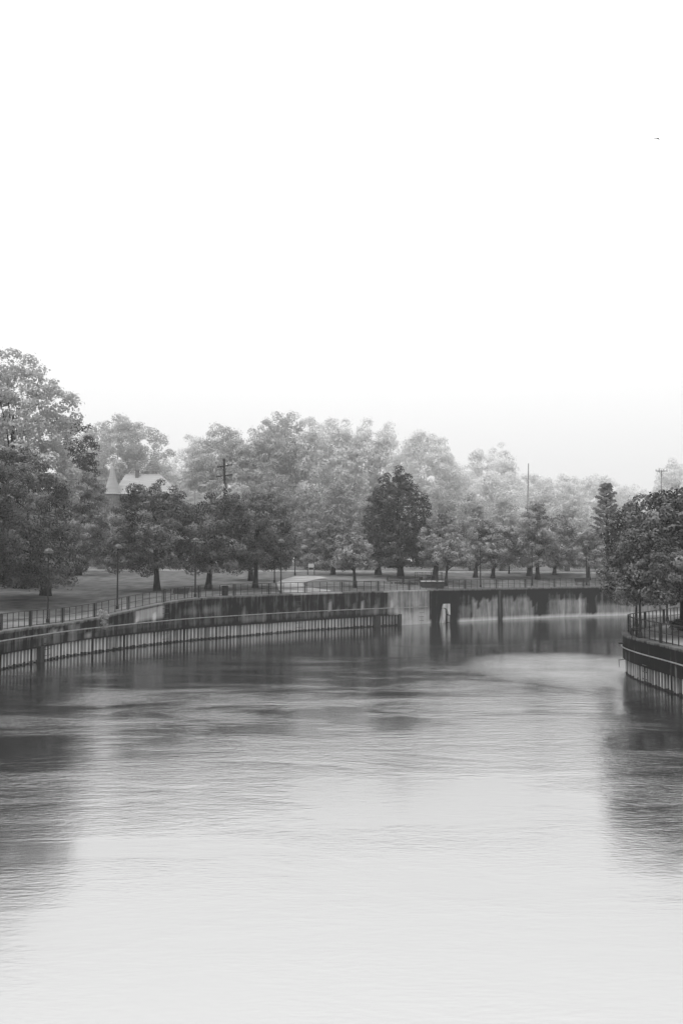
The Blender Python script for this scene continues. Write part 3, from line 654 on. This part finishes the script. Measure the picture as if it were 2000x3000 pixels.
# woods beyond the road: every tree its own
G2 = 'misty trees of the wood beyond the road'
FAR = [ # label, px, x0, x1, yt, yb, kind, mat, Y, gap
 ('large round misty tree behind the turreted house with sky gaps in its crown', 345, 252, 440, 1228, 1480, 'oval', 'light', 186, .8),
 ('hazy tree right behind the house roof, left of the pole with crossarms', 465, 420, 520, 1345, 1660, 'oval', 'pale', 190, 1),
 ('small spiky misty tree at the left shoulder of the wood', 560, 522, 600, 1288, 1660, 'oval', 'pale', 185, .9),
 ('wide soft tree directly behind the pole with crossarms', 655, 575, 735, 1262, 1660, 'oval', 'light', 180, 1),
 ('rounded tree between the crossarm pole and the highest crown', 740, 690, 820, 1268, 1660, 'oval', 'light', 176, 1),
 ('highest crowned misty tree of the wood, left of centre', 828, 758, 895, 1212, 1660, 'oval', 'light', 182, .85),
 ('narrow pointed tree just right of the highest crown', 905, 872, 945, 1232, 1660, 'oval', 'pale', 178, .85),
 ('tall feathery tree at the centre of the wood', 985, 936, 1040, 1236, 1660, 'oval', 'pale', 184, .8),
 ('tall thin-topped tree right of the centre of the wood', 1060, 1022, 1100, 1246, 1660, 'oval', 'pale', 186, .75),
 ('slender twin-topped tree above the pointed evergreen', 1130, 1090, 1170, 1250, 1660, 'oval', 'pale', 188, .75),
 ('broad domed misty tree right of the pointed evergreen', 1240, 1152, 1330, 1278, 1660, 'oval', 'pale', 180, .95),
 ('sparse see-through tree standing alone above the right part of the wood', 1408, 1365, 1455, 1322, 1560, 'oval', 'hazed', 210, .55),
 ('sparse tree pair partner, slightly taller, left of the bare pole', 1472, 1432, 1508, 1306, 1560, 'oval', 'hazed', 212, .55),
 ('low hazy tree under the sparse see-through trees', 1345, 1290, 1400, 1378, 1660, 'oval', 'hazed', 205, 1),
 ('low hazy tree left of the bare leaning pole', 1450, 1400, 1520, 1388, 1660, 'oval', 'pale', 200, 1),
 ('pale low tree right of the bare leaning pole', 1560, 1505, 1625, 1392, 1660, 'oval', 'hazed', 205, 1),
 ('pale round tree in the mist left of the layered pine', 1650, 1600, 1705, 1396, 1660, 'oval', 'hazed', 208, 1),
 ('pale tree directly behind the layered pine', 1735, 1685, 1800, 1396, 1660, 'oval', 'hazed', 212, 1),
 ('faint low tree right of the layered pine', 1835, 1785, 1890, 1424, 1660, 'oval', 'hazed', 215, 1),
 ('faint low tree behind the crossarm pole at the right', 1900, 1860, 1950, 1440, 1660, 'oval', 'hazed', 218, 1),
 ('faint tall tree at the right edge behind the near dark foliage', 1990, 1925, 2080, 1350, 1660, 'oval', 'hazed', 205, .9),
 ('soft grey tree low in the wood left of the sky gap', 800, 745, 870, 1390, 1668, 'oval', 'mid', 160, 1),
 ('grey twiggy tree low in the wood above the notice board', 900, 850, 960, 1420, 1668, 'oval', 'mid', 158, 1),
 ('grey willowy tree low in the wood above the small young maple', 1010, 940, 1075, 1400, 1668, 'oval', 'mid', 156, 1),
 ('dim tree in the wood between the small maple and pointed evergreen', 1075, 1030, 1130, 1440, 1668, 'oval', 'mid', 150, 1),
 ('pale bushy tree right behind the pointed evergreen, twigs showing', 1290, 1225, 1350, 1415, 1668, 'oval', 'light', 160, .9),
 ('pale soft topped tree behind the two light maples', 1380, 1320, 1440, 1440, 1668, 'maple', 'light', 155, 1),
 ('pale bushy tree behind the peaked maple on its left', 1470, 1420, 1530, 1455, 1668, 'maple', 'light', 158, 1),
 ('pale bushy tree behind the peaked maple on its right', 1660, 1600, 1740, 1470, 1668, 'maple', 'light', 158, 1),
 ('grey tree between the layered pine and the small round maple', 1790, 1720, 1850, 1530, 1668, 'maple', 'light', 156, 1),
 ('grey shadowy tree behind the lumpy maple, below the highest crown', 700, 640, 765, 1420, 1668, 'oval', 'light', 158, 1),
 ('grey tree behind the broad maple, foot of the crossarm pole', 580, 520, 640, 1440, 1668, 'oval', 'light', 160, 1),
 ('leafy grey tree in front of the house between pine and broad maple', 300, 262, 338, 1450, 1668, 'oval', 'mid', 140, .9),
 ('grey leafy tree glimpsed under the tall left tree, behind the left maple', 40, -40, 130, 1400, 1668, 'oval', 'mid', 150, 1),
 ('grey bushy tree behind the stout lawn trunk at the left', 200, 120, 285, 1430, 1668, 'oval', 'mid', 155, 1),
 ('low misty tree filling the wood under the turreted house', 390, 300, 470, 1480, 1668, 'oval', 'mid', 150, 1),
 ('hazy low tree on the skyline between the house and the wood', 455, 400, 520, 1360, 1640, 'oval', 'pale', 200, 1),
]
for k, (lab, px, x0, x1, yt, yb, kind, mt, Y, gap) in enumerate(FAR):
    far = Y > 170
    if far: Y = Y + 62 if px < 1340 else (Y - 190) * 5 + 300; m_ = (x0 + x1) / 2; x0, x1 = m_ - (m_ - x0) * 1.35, m_ + (x1 - m_) * 1.35; mt = {'light': 'pale', 'pale': 'hazed', 'hazed': 'hazed'}[mt]
    else: mt = {'mid': 'light', 'light': 'pale'}[mt]  # leaf tone steps paler with distance, painting in haze
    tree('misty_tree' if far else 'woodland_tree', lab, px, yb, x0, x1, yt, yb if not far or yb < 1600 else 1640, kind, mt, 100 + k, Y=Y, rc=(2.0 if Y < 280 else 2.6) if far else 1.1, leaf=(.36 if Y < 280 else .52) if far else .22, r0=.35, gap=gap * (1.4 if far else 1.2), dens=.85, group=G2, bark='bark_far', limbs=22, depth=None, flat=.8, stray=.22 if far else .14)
# layered pine
def layered_pine(label, px, Y, yt, yb):
    a, b = ray(px, yb); base = (a * Y, Y, zg(a * Y, Y)); root = empty('pine_tree', base); tag(root, label, 'tree')
    R = np.random.default_rng(77); mb = MB(); C = []
    H = at(px, yt, Y)[2] - base[2]
    mb.tube([(0, 0, -.2), (.1, 0, H*.3), (0, 0, H*.6), (-.05, 0, H * .97)], [.3, .24, .17, .03], 8)
    zl = at(px, 1560, Y)[2] - base[2]
    for k in range(46):
        t = (k / 46) ** .9; z = zl + (H - zl) * t; L = (1.9 * (1 - t) ** .75 + .35) * R.uniform(.7, 1.15); ph = k * 2.4
        e = (math.cos(ph) * L, math.sin(ph) * L, z + L * .28)
        mb.tube([(0, 0, z), (e[0]*.5, e[1]*.5, z + L*.05), e], [.06, .045, .02], 5)
        for q in range(5):
            u = .45 + .55 * q / 4; C.append((e[0]*u + R.normal()*.1, e[1]*u + R.normal()*.1, z + (e[2]-z)*u*u + .06, .3))
    for s in ((-2.4, -.2, zl - 1.0), (-1.6, .4, zl - .6), (-2.0, .1, zl - .2), (1.3, .2, zl - .5)):
        mb.tube([(0, 0, s[2] - .5), (s[0]*.5, s[1]*.5, s[2] - .35), s], [.07, .05, .02], 5)
        for q in range(7): C.append((s[0]*(.55+.08*q), s[1], s[2]-.12+.05*q, .42))
    V = []; tot = 0
    for (x, y, z, r) in C:
        n = 90; d = R.normal(size=(n, 3)); d /= np.linalg.norm(d, axis=1)[:, None]; d[:, 2] = np.abs(d[:, 2]) * .9 - .15
        P = np.array([x, y, z]) + d * r * R.uniform(.5, 1.15, n)[:, None]; t = d + R.normal(size=(n, 3)) * .3; t /= np.linalg.norm(t, axis=1)[:, None]
        b_ = np.cross(t, R.normal(size=(n, 3))); b_ /= np.linalg.norm(b_, axis=1)[:, None]
        for i in range(n): V += [tuple(P[i] - t[i]*.1), tuple(P[i] - b_[i]*.03), tuple(P[i] + t[i]*.12), tuple(P[i] + b_[i]*.03)]
    me = bpy.data.meshes.new('needles'); me.from_pydata(V, [], [(i, i+1, i+2, i+3) for i in range(0, len(V), 4)]); me.update()
    a_ = me.attributes.new('shade', 'FLOAT', 'POINT'); a_.data.foreach_set('value', np.full(len(V), .5, dtype=np.float32))
    link('crown', me, LEAF['mid'], root); mb.build('trunk', M['bark'], root, True)
layered_pine('layered pine with upswept boughs standing alone above the right maples', 1778, 128, 1420, 1668)
# right bank trees
def rbase(px, py): x, y = onz(px, py, ZR); return (x, y, ZR)
tree('maple_tree', 'big near maple on the right bank whose dark trunk stands at the picture edge', 2012, 1846, 1795, 2260, 1425, 1765, 'maple', 'deep', 51, base=rbase(2012, 1846), gap=1.3, rc=.75, leaf=.17, r0=.45, dens=1.05, group='maples on the right bank point', depth=13, cy=-2)
tree('maple_tree', 'slender near maple behind the curved railing with boughs over the water', 1862, 1828, 1790, 1960, 1545, 1772, 'maple', 'deep', 52, base=rbase(1862, 1828), gap=1.35, rc=.6, leaf=.14, r0=.09, dens=1.05, group='maples on the right bank point', depth=12, cy=-10)
# shrubs
def shrub(label, base, W, H, leafm, seed, leaf=.1, rc=.25, D=None, cat='shrub', name='shrub'):
    root = empty(name, base); tag(root, label, cat)
    me, C = crown_mesh('foliage', W, D or W, H, 0, 'maple', seed, leaf, rc, 1, 1.2); link('foliage', me, LEAF[leafm], root)
    mb = MB(); R = random.Random(seed)
    for k in range(7):
        c = C[R.randrange(len(C))]; mb.tube([(0, 0, -.03), (c[0]*.4, c[1]*.4, c[2]*.5), tuple(c)], [.025, .018, .006], 5)
    mb.build('stem', M['bark'], root)
b = rbase(1995, 1846); shrub('dark low bush with arching blades at the foot of the right bank trunk', b, 1.5, .75, 'dark', 61)
b = hit(1258, 1702); shrub('dark square bush in front of the thick trunk on the platform', b, 1.0, .85, 'dark', 62, leaf=.14, D=.8)
b = hit(1195, 1712); shrub('low dark ground plants along the foot of the platform', b, 4.2, .35, 'dark', 63, leaf=.12, rc=.2, D=1)
p, _ = wpt(292, .25, None, 't'); shrub('pale weedy vine hanging over the river wall left of the first lamp', (p[0], p[1], p[2] - .95), .8, 1.6, 'light', 64, leaf=.1, rc=.22, D=.6, name='vine', cat='plant')
# ---------------------------------------------------------------- street furniture
def lamp():
    r = empty('street_lamp')
    mb = MB(); mb.lathe((0, 0, 0), [(0, .0), (.13, 0), (.12, .3), (.075, .36), (.06, 2.5), (.05, 5.0), (0, 5.0)], 10); mb.build('pole', M['iron'], r)
    mb = MB(); mb.lathe((0, 0, 5.0), [(.04, .0), (.34, .0), (.345, .03), (.33, .11), (.27, .21), (.17, .28), (.06, .31), (.04, .34), (0, .345)], 18); mb.build('lamp_shade', M['shade'], r, True)
    mb = MB(); mb.lathe((0, 0, 4.99), [(.0, -.012), (.3, -.012), (.345, -.008), (.345, .02), (.3, .022)], 18); mb.build('lens', M['grey'], r)
    return r
GL = 'dome headed lamps along the riverside'
spots = [(hit(140, 1826), 'leftmost dome lamp, its head lost in the big left maple'), (hit(344, 1786), 'dome lamp standing clear against the lawn left of the broad maple'),
         (hit(572, 1750), 'second clear dome lamp, in front of the broad maple and behind the park bench'), (hit(823, 1740), 'dome lamp rising beside the bright concrete landing'),
         (hit(804, 1707), 'lamp post on the lawn whose head is hidden by the lumpy maple'), (hit(864, 1686), 'distant lamp post left of the notice board'),
         (hit(1407, 1721), 'slim lamp behind the railing between the two light maples'), (hit(1558, 1716), 'lamp in front of the peaked maple'),
         (hit(1717, 1714), 'lamp beside the small round maple near the right bank'), (rbase(1874, 1870), 'near lamp post inside the curved railing on the right bank'),
         (rbase(1953, 1821), 'lamp post further along the right bank near the big trunk')]
L0 = lamp()
for k, (p, lab) in enumerate(spots):
    o = L0 if k == 0 else copy_tree(L0); o.location = p; tag(o, lab, 'lamp', GL)
def bench(L=1.8):
    r = empty('park_bench')
    mb = MB()
    for k in range(4): mb.box((0, -.02 + .11 * k, .44), (L, .09, .03))
    mb.build('seat', M['iron'], r)
    mb = MB()
    for k in range(4): mb.box((0, -.10 - .03 * k, .52 + .11 * k), (L, .025, .095))
    for s in (-1, 1): mb.tube([(s * L/2, -.06, .5), (s * (L/2 + .02), -.2, .95)], .03, 6)
    mb.build('backrest', M['iron'], r)
    for s in (-1, 1):
        mb = MB(); mb.tube([(s*L*.45, .33, .0), (s*L*.45, .33, .43), (s*L*.45, -.08, .43), (s*L*.45, -.12, 0)], .03, 6); mb.build('leg', M['iron'], r)
    return r
def face_river(px):
    _, rz = wpt(px, 0); return rz + math.pi
B0 = bench(); p, rz = wpt(556, -1.2, None, 't'); B0.location = (p[0], p[1], zg(p[0], p[1]) + .04); B0.rotation_euler.z = rz + math.pi; tag(B0, 'dark slatted park bench behind the railing beside the second clear dome lamp', 'bench', 'park benches')
o = copy_tree(B0); h_ = hit(1704, 1716); o.location = (h_[0], h_[1], h_[2] + .03); o.rotation_euler.z = math.pi; tag(o, 'distant dark bench left of the lamp by the small round maple', 'bench', 'park benches')
o = copy_tree(B0); q = rbase(1866, 1866); o.location = (q[0], q[1], ZR + .013); o.rotation_euler.z = math.radians(75); tag(o, 'dark bench inside the curved railing of the right bank', 'bench', 'park benches')
def bin_():
    r = empty('litter_bin'); mb = MB()
    for k in range(20):
        a = 2*math.pi*k/20; mb.box((.27*math.cos(a), .27*math.sin(a), .42), (.055, .02, .78), a + math.pi/2)
    mb.build('slatted_side', M['iron'], r)
    mb = MB(); mb.lathe((0, 0, 0), [(0, .03), (.24, .03), (.25, .78), (.3, .8), (.3, .86), (.2, .9), (.19, .84)], 20); mb.build('liner', M['void'], r)
    return r
K0 = bin_(); h_ = wpt(674, -.75, None, 't')[0]; K0.location = (h_[0], h_[1], zg(h_[0], h_[1]) + .05); tag(K0, 'black litter bin behind the railing left of the lumpy maple trunk', 'bin')
# notice board
h_ = hit(911, 1684); sb = empty('notice_board', h_); tag(sb, 'arched post notice board with a white panel above a dark panel on the lawn', 'sign')
k_ = h_[1] / F; hw = 9.7 * k_; Hs = 42 * k_
mb = MB(); pts = [(-hw, 0, -.1), (-hw, 0, Hs*.68), (-hw*.93, 0, Hs*.8), (-hw*.7, 0, Hs*.92), (-hw*.3, 0, Hs*.985), (hw*.3, 0, Hs*.985), (hw*.7, 0, Hs*.92), (hw*.93, 0, Hs*.8), (hw, 0, Hs*.68), (hw, 0, -.1)]
mb.tube(pts, .055, 8); mb.build('arched_frame', M['iron'], sb)
mb = MB(); mb.box((0, 0, Hs * .66), (hw * 1.75, .05, Hs * .22)); pn = mb.build('panel', M['white'], sb); pn['label'] = 'white upper panel with faint lettering'
mb = MB(); rr_ = random.Random(3)
for row in range(4):
    x = -hw * .7
    while x < hw * .65:
        l = rr_.uniform(.05, .14); mb.box((x + l/2, -.029, Hs * (.72 - .04 * row)), (l, .006, .028)); x += l + .05
mb.build('lettering', M['grey'], pn)
mb = MB(); mb.box((0, 0, Hs * .42), (hw * 1.65, .05, Hs * .19)); pn2 = mb.build('panel', M['white'], sb)
mb = MB(); mb.box((0, -.03, Hs * .42), (hw * 1.45, .012, Hs * .15)); mb.build('picture', M['dark_concrete'], pn2)
# utility poles
def pole(label, px, ytop, Y, lean, arms=(), r=.16, transformer=None, yb=1660, wood='wood'):
    a, b = ray(px, yb); base = (at(px + lean, yb, Y)[0], Y, zg(a * Y, Y)); root = empty('utility_pole', base); tag(root, label, 'utility pole')
    top = at(px, ytop, Y); tx, tz = top[0] - base[0], top[2] - base[2]; f_ = lambda z: tx * z / tz
    mb = MB(); mb.tube([(0, 0, -.2), (f_(tz*.5), 0, tz*.5), (tx, 0, tz)], [r*1.2, r, r*.8], 8); mb.build('post', M[wood], root)
    for (py, x0, x1, dy) in arms:
        z0_, z1_ = at(x0, py + dy, Y)[2] - base[2], at(x1, py - dy, Y)[2] - base[2]; xa, xb = at(x0, py, Y)[0] - base[0], at(x1, py, Y)[0] - base[0]
        mb = MB(); mb.tube([(xa, -.2, z0_), (xb, -.2, z1_)], .085, 4)
        zc = (z0_ + z1_) / 2; mb.tube([(f_(zc - .9), -.18, zc - .9), (f_(zc) + (xb - f_(zc)) * .5, -.18, (zc + z1_)/2)], .03, 4); mb.tube([(f_(zc - .9), -.18, zc - .9), (f_(zc) + (xa - f_(zc)) * .5, -.18, (zc + z0_)/2)], .03, 4)
        ar = mb.build('crossarm', M[wood], root)
        for t in (.03, .3, .7, .97):
            mb = MB(); x, z = xa + (xb - xa) * t, z0_ + (z1_ - z0_) * t; mb.lathe((x, -.2, z), [(0, .06), (.04, .06), (.07, .14), (.05, .2), (.07, .24), (.04, .32), (0, .33)], 8); mb.build('insulator', M['grey'], ar)
    if transformer:
        (x0, x1, y0, y1) = transformer; xa, xb = at(x0, y0, Y)[0] - base[0], at(x1, y0, Y)[0] - base[0]; za, zb_ = at(x0, y0, Y)[2] - base[2], at(x0, y1, Y)[2] - base[2]
        c = ((xa + xb)/2, -.1); rr = (xb - xa)/2; mb = MB(); mb.lathe((c[0], c[1], zb_), [(0, 0), (rr, 0), (rr, .22), (rr*.93, .23), (rr*.93, .32), (rr, .33), (rr, za - zb_), (rr*.6, za - zb_ + .1), (0, za - zb_ + .12)], 14)
        mb.tube([(c[0] - rr*.6, c[1], za - zb_ + zb_), (c[0] - rr*.6, c[1], za + .4)], .07, 6); mb.box(((f_(za) + xa)/2, -.05, (za + zb_)/2), (abs(xa - f_(za)) + .1, .08, .3))
        mb.build('transformer', M['white'], root)
        mb = MB(); xx = f_(at(x0, 1418, Y)[2] - base[2]) - .1
        mb.tube([(xx, -.2, at(x0, 1418, Y)[2] - base[2]), (xx + .45, -.2, at(x0, 1466, Y)[2] - base[2])], .05, 5); mb.build('riser_pipe', M['white'], root)
    return root, top
M['pole1'] = M['wood']
pole('dark utility pole with two crossarms and a white transformer in the left wood', 656, 1344, 134, 12, [(1365, 637, 682, 3), (1394, 634, 680, 3)], .2, (668, 677, 1425, 1440))
pole('bare slanting pole rising alone out of the right wood', 1547, 1358, 170, -6, [], .11, wood='far_wood')
pole('tall pole with one crossarm standing in the mist near the right edge', 1936, 1377, 165, -3, [(1380, 1918, 1952, 0)], .11, wood='far_wood')
pole('short pole with a small crossarm between the layered pine and right bank tree', 1848, 1466, 145, -1, [(1468.5, 1838, 1854, 0)], .12, wood='far_wood')
# street lights on arms
def arm_light(label, px, py, Y, hid, dirx=1):
    a, b = ray(px, py); base = (at(px - 22 * dirx, py, Y)[0], Y, 0); zb_ = zg(base[0], Y); root = empty('street_light', (base[0], Y, zb_)); tag(root, label, 'street light')
    z = at(px, py, Y)[2] - zb_; L = 22 * Y / F
    mb = MB(); mb.tube([(0, 0, -.1), (0, 0, z - .8), (dirx*L*.3, 0, z - .3), (dirx*L*.8, 0, z)], .06, 6); mb.build('pole', M['grey'], root)
    mb = MB(); mb.lathe((dirx*L, 0, z), [(0, -.08), (.2, -.06), (.3, .0), (.2, .06), (0, .08)], 12); h = mb.build('lamp_head', M['white'], root); h.scale = (1.6, 1, 1); h.location.x = -dirx*L*.6
arm_light('pale street light on a curved arm left of the dark utility pole', 594, 1422, 132, 0)
arm_light('pale street light beside the short pole at the right', 1866, 1482, 142, 0)
# wires
mb = MB(); A = Vector(at(1848, 1469, 145)); Bp = Vector(at(1960, 1482, 120))
mb.tube([A.lerp(Bp, t/8) - Vector((0, 0, 1.2 * (t/8) * (1 - t/8))) for t in range(9)], .025, 4)
o = mb.build('overhead_wire', M['grey']); tag(o, 'thin sagging wire running right from the short pole', 'wire')
# ramp platform behind the railing
pf = empty('ramp_platform', (0, 0, 0)); tag(pf, 'dark concrete ramp platform with railings behind the river railing', 'platform')
def gpt(px, py): return hit(px, py)
a_, b_ = hit(1247, 1727), hit(1322, 1726)
def pbox(x0, x1, yb_, yt_, dep, m, name, parent):
    p0 = hit(x0, yb_); k = p0[1]; X0, X1 = at(x0, yb_, k)[0], at(x1, yb_, k)[0]; zt = at(x0, yt_, k)[2]
    mb = MB(); mb.box(((X0+X1)/2, k + dep/2, (p0[2] + zt)/2 - .1), (X1 - X0, dep, zt - p0[2] + .2)); return mb.build(name, m, parent), k, X0, X1, p0[2], zt
o_, kY, X0, X1, zb_, zt_ = pbox(1236, 1300, 1722, 1704.5, 3.0, M['dark_concrete'], 'ramp_wall', pf)
mb = MB(); mb.box(((X0+X1)/2, kY + 1.5, zt_ + .035), (X1-X0+.1, 3.1, .07)); mb.build('deck', M['pale_concrete'], pf)
Yr = kY + 2.9; mb = MB()
for px in (1215, 1222, 1237, 1246, 1262, 1276, 1291, 1295):
    x = at(px, 1700, Yr)[0]; zt2 = at(px, 1676.5, Yr)[2]; zl = at(px, 1703, Yr)[2] - .5; mb.tube([(x, Yr, zl), (x, Yr, zt2)], .028, 5)
for py in (1676.5, 1685, 1699): mb.tube([at(1214, py, Yr), at(1296, py, Yr)], .026, 5)
mb.build('upper_railing', M['iron'], pf)
tb = empty('low_rail', (0, 0, 0)); tag(tb, 'long low two-rail barrier with three stout posts left of the ramp platform', 'barrier')
Yl = hit(1136, 1703)[1]; mb = MB()
for py, r_ in ((1690.5, .05), (1700.5, .035)): mb.tube([at(1134, py, Yl), at(1236, py + .8, Yl)], r_, 6)
mb.build('rail', M['iron'], tb)
for (a1, b1) in ((1133, 1136), (1177, 1184), (1226, 1236)):
    X0, X1 = at(a1, 1700, Yl)[0], at(b1, 1700, Yl)[0]; zt2 = at(a1, 1690.5, Yl)[2]; z_ = zg(X0, Yl); mb = MB(); mb.box(((X0+X1)/2, Yl, (zt2 + z_)/2 - .05), (X1-X0, .2, zt2 - z_ + .1)); mb.build('post', M['iron'], tb)
# ---------------------------------------------------------------- house with turret
Yh = 212; hs = empty('turreted_house', (at(380, 1445, Yh)[0], Yh, zg(at(380, 1445, Yh)[0], Yh))); tag(hs, 'misty house with a steep conical turret roof and long hipped roof left of the woods', 'house')
def hp(px, py, dy=0): p = at(px, py, Yh); return (p[0] - hs.location.x, dy, p[2] - hs.location.z)
ze_ = hp(380, 1447)[2]; zrdg = hp(380, 1384.5)[2]
xa, xb = hp(335, 1447)[0], hp(520, 1447)[0]
mb = MB(); mb.box(((xa+xb)/2, 5, ze_/2), (xb - xa, 9, ze_)); wl_ = mb.build('wall', M['house'], hs)
mb = MB(); x1_, x2_ = hp(353, 1384)[0], hp(458, 1384)[0]
mb.add([(xa-.4, -.4+.5, ze_), (xb+.4, .1, ze_), (xb+.4, 9.9, ze_), (xa-.4, 9.9, ze_), (x1_, 5, zrdg), (x2_, 5, zrdg)], [(0,1,5,4),(1,2,5),(2,3,4,5),(3,0,4),(0,3,2,1)])
rf = mb.build('roof', M['roof'], hs)
mb = MB(); mb.box(((x1_+x2_)/2, 5, zrdg + .05), (x2_ - x1_, .3, .12)); mb.build('ridge_cap', M['white'], rf)
xc = hp(390, 1380)[0]; mb = MB(); mb.box((xc, 4.5, zrdg - .2), (.75, .75, 2.0)); mb.box((xc, 4.5, zrdg + .82), (.9, .9, .12)); mb.build('chimney', M['brick'], rf)
xt, zt3, zap = hp(328, 1444)[0], hp(328, 1444)[2], hp(328, 1358)[2]; rt_ = 25 * Yh / F
tu = MB(); tu.lathe((xt, .5, 0), [(rt_*.86, 0), (rt_*.86, zt3)], 16); tw = tu.build('turret', M['house'], hs)
tu = MB(); tu.lathe((xt, .5, zt3), [(0, .0), (rt_, -.02), (rt_, .06), (rt_*.5, (zap - zt3)*.46), (rt_*.18, (zap-zt3)*.85), (.0, zap - zt3)], 16); tu.build('turret_roof', M['roof'], tw)
tu = MB(); tu.lathe((xt, .5, zt3 - .3), [(rt_*.9, 0), (rt_*1.03, .06), (rt_*1.03, .26), (rt_*.9, .26)], 16); tu.build('gutter', M['white'], tw)
for wx in (.25, .5, .75):
    for wz in (ze_ - 2.2, ze_ - 5.2):
        f = MB(); x = xa + (xb - xa) * wx; f.box((x, .48, wz), (1.1, .08, 1.6)); wf = f.build('window', M['brick'], hs); f = MB(); f.box((x, .43, wz), (.9, .05, 1.4)); f.build('pane', M['glass'], wf)
# ---------------------------------------------------------------- bird
bp = at(1925, 405, 40); B = MB()
def wing(s):
    return [(0, .03*s, .0), (-.0, .06*s, .012)]
body = [(-.0, -.07, -.03), (0, -.05, -.008), (0, 0, 0), (0, .05, 0), (0, .08, -.005)]
B.tube([(.03, -.08, -.05), (.02, -.05, -.035), (.01, 0, -.01), (0, .05, .0), (0, .09, .0)], [.006, .02, .026, .018, .004], 8)
B.add([(0, -.03, 0), (-.12, -.06, -.005), (-.2, -.03, -.03), (-.24, .0, -.045), (-.12, .03, -.0), (0, .04, 0), (0, 0, .012), (-.12, -.01, .008)], [(0, 1, 7, 6), (1, 2, 3, 7), (7, 3, 4), (6, 7, 4, 5), (0, 6, 5), (0, 5, 4, 1), (1, 4, 3, 2)])
B.add([(0, -.03, 0), (.05, -.05, -.03), (.07, -.02, -.07), (.065, .02, -.075), (.04, .03, -.03), (0, .04, 0), (0, 0, .012), (.05, -.01, -.02)], [(0, 6, 7, 1), (1, 7, 3, 2), (7, 4, 3), (6, 5, 4, 7), (0, 5, 6), (0, 1, 4, 5), (1, 2, 3, 4)])
bo = B.build('bird', mat('bird_plumage', .03, .08, (20, 20, 20))); bo.location = bp; tag(bo, 'small bird gliding high in the white sky at the upper right', 'bird')
# ---------------------------------------------------------------- haze
hz = MB(); hz.box((0, 0, 25), (2400, 2400, 54)); 
hm = bpy.data.materials.new('haze'); hm.use_nodes = True; n = hm.node_tree; n.nodes.remove(n.nodes['Principled BSDF'])
pv = n.nodes.new('ShaderNodeVolumePrincipled'); pv.inputs['Color'].default_value = g3(.97); pv.inputs['Density'].default_value = HAZE; pv.inputs['Anisotropy'].default_value = .1
n.links.new(pv.outputs[0], n.nodes['Material Output'].inputs['Volume'])
tag(hz.build('haze', hm), 'thin mist over the river and park', None, kind='stuff')
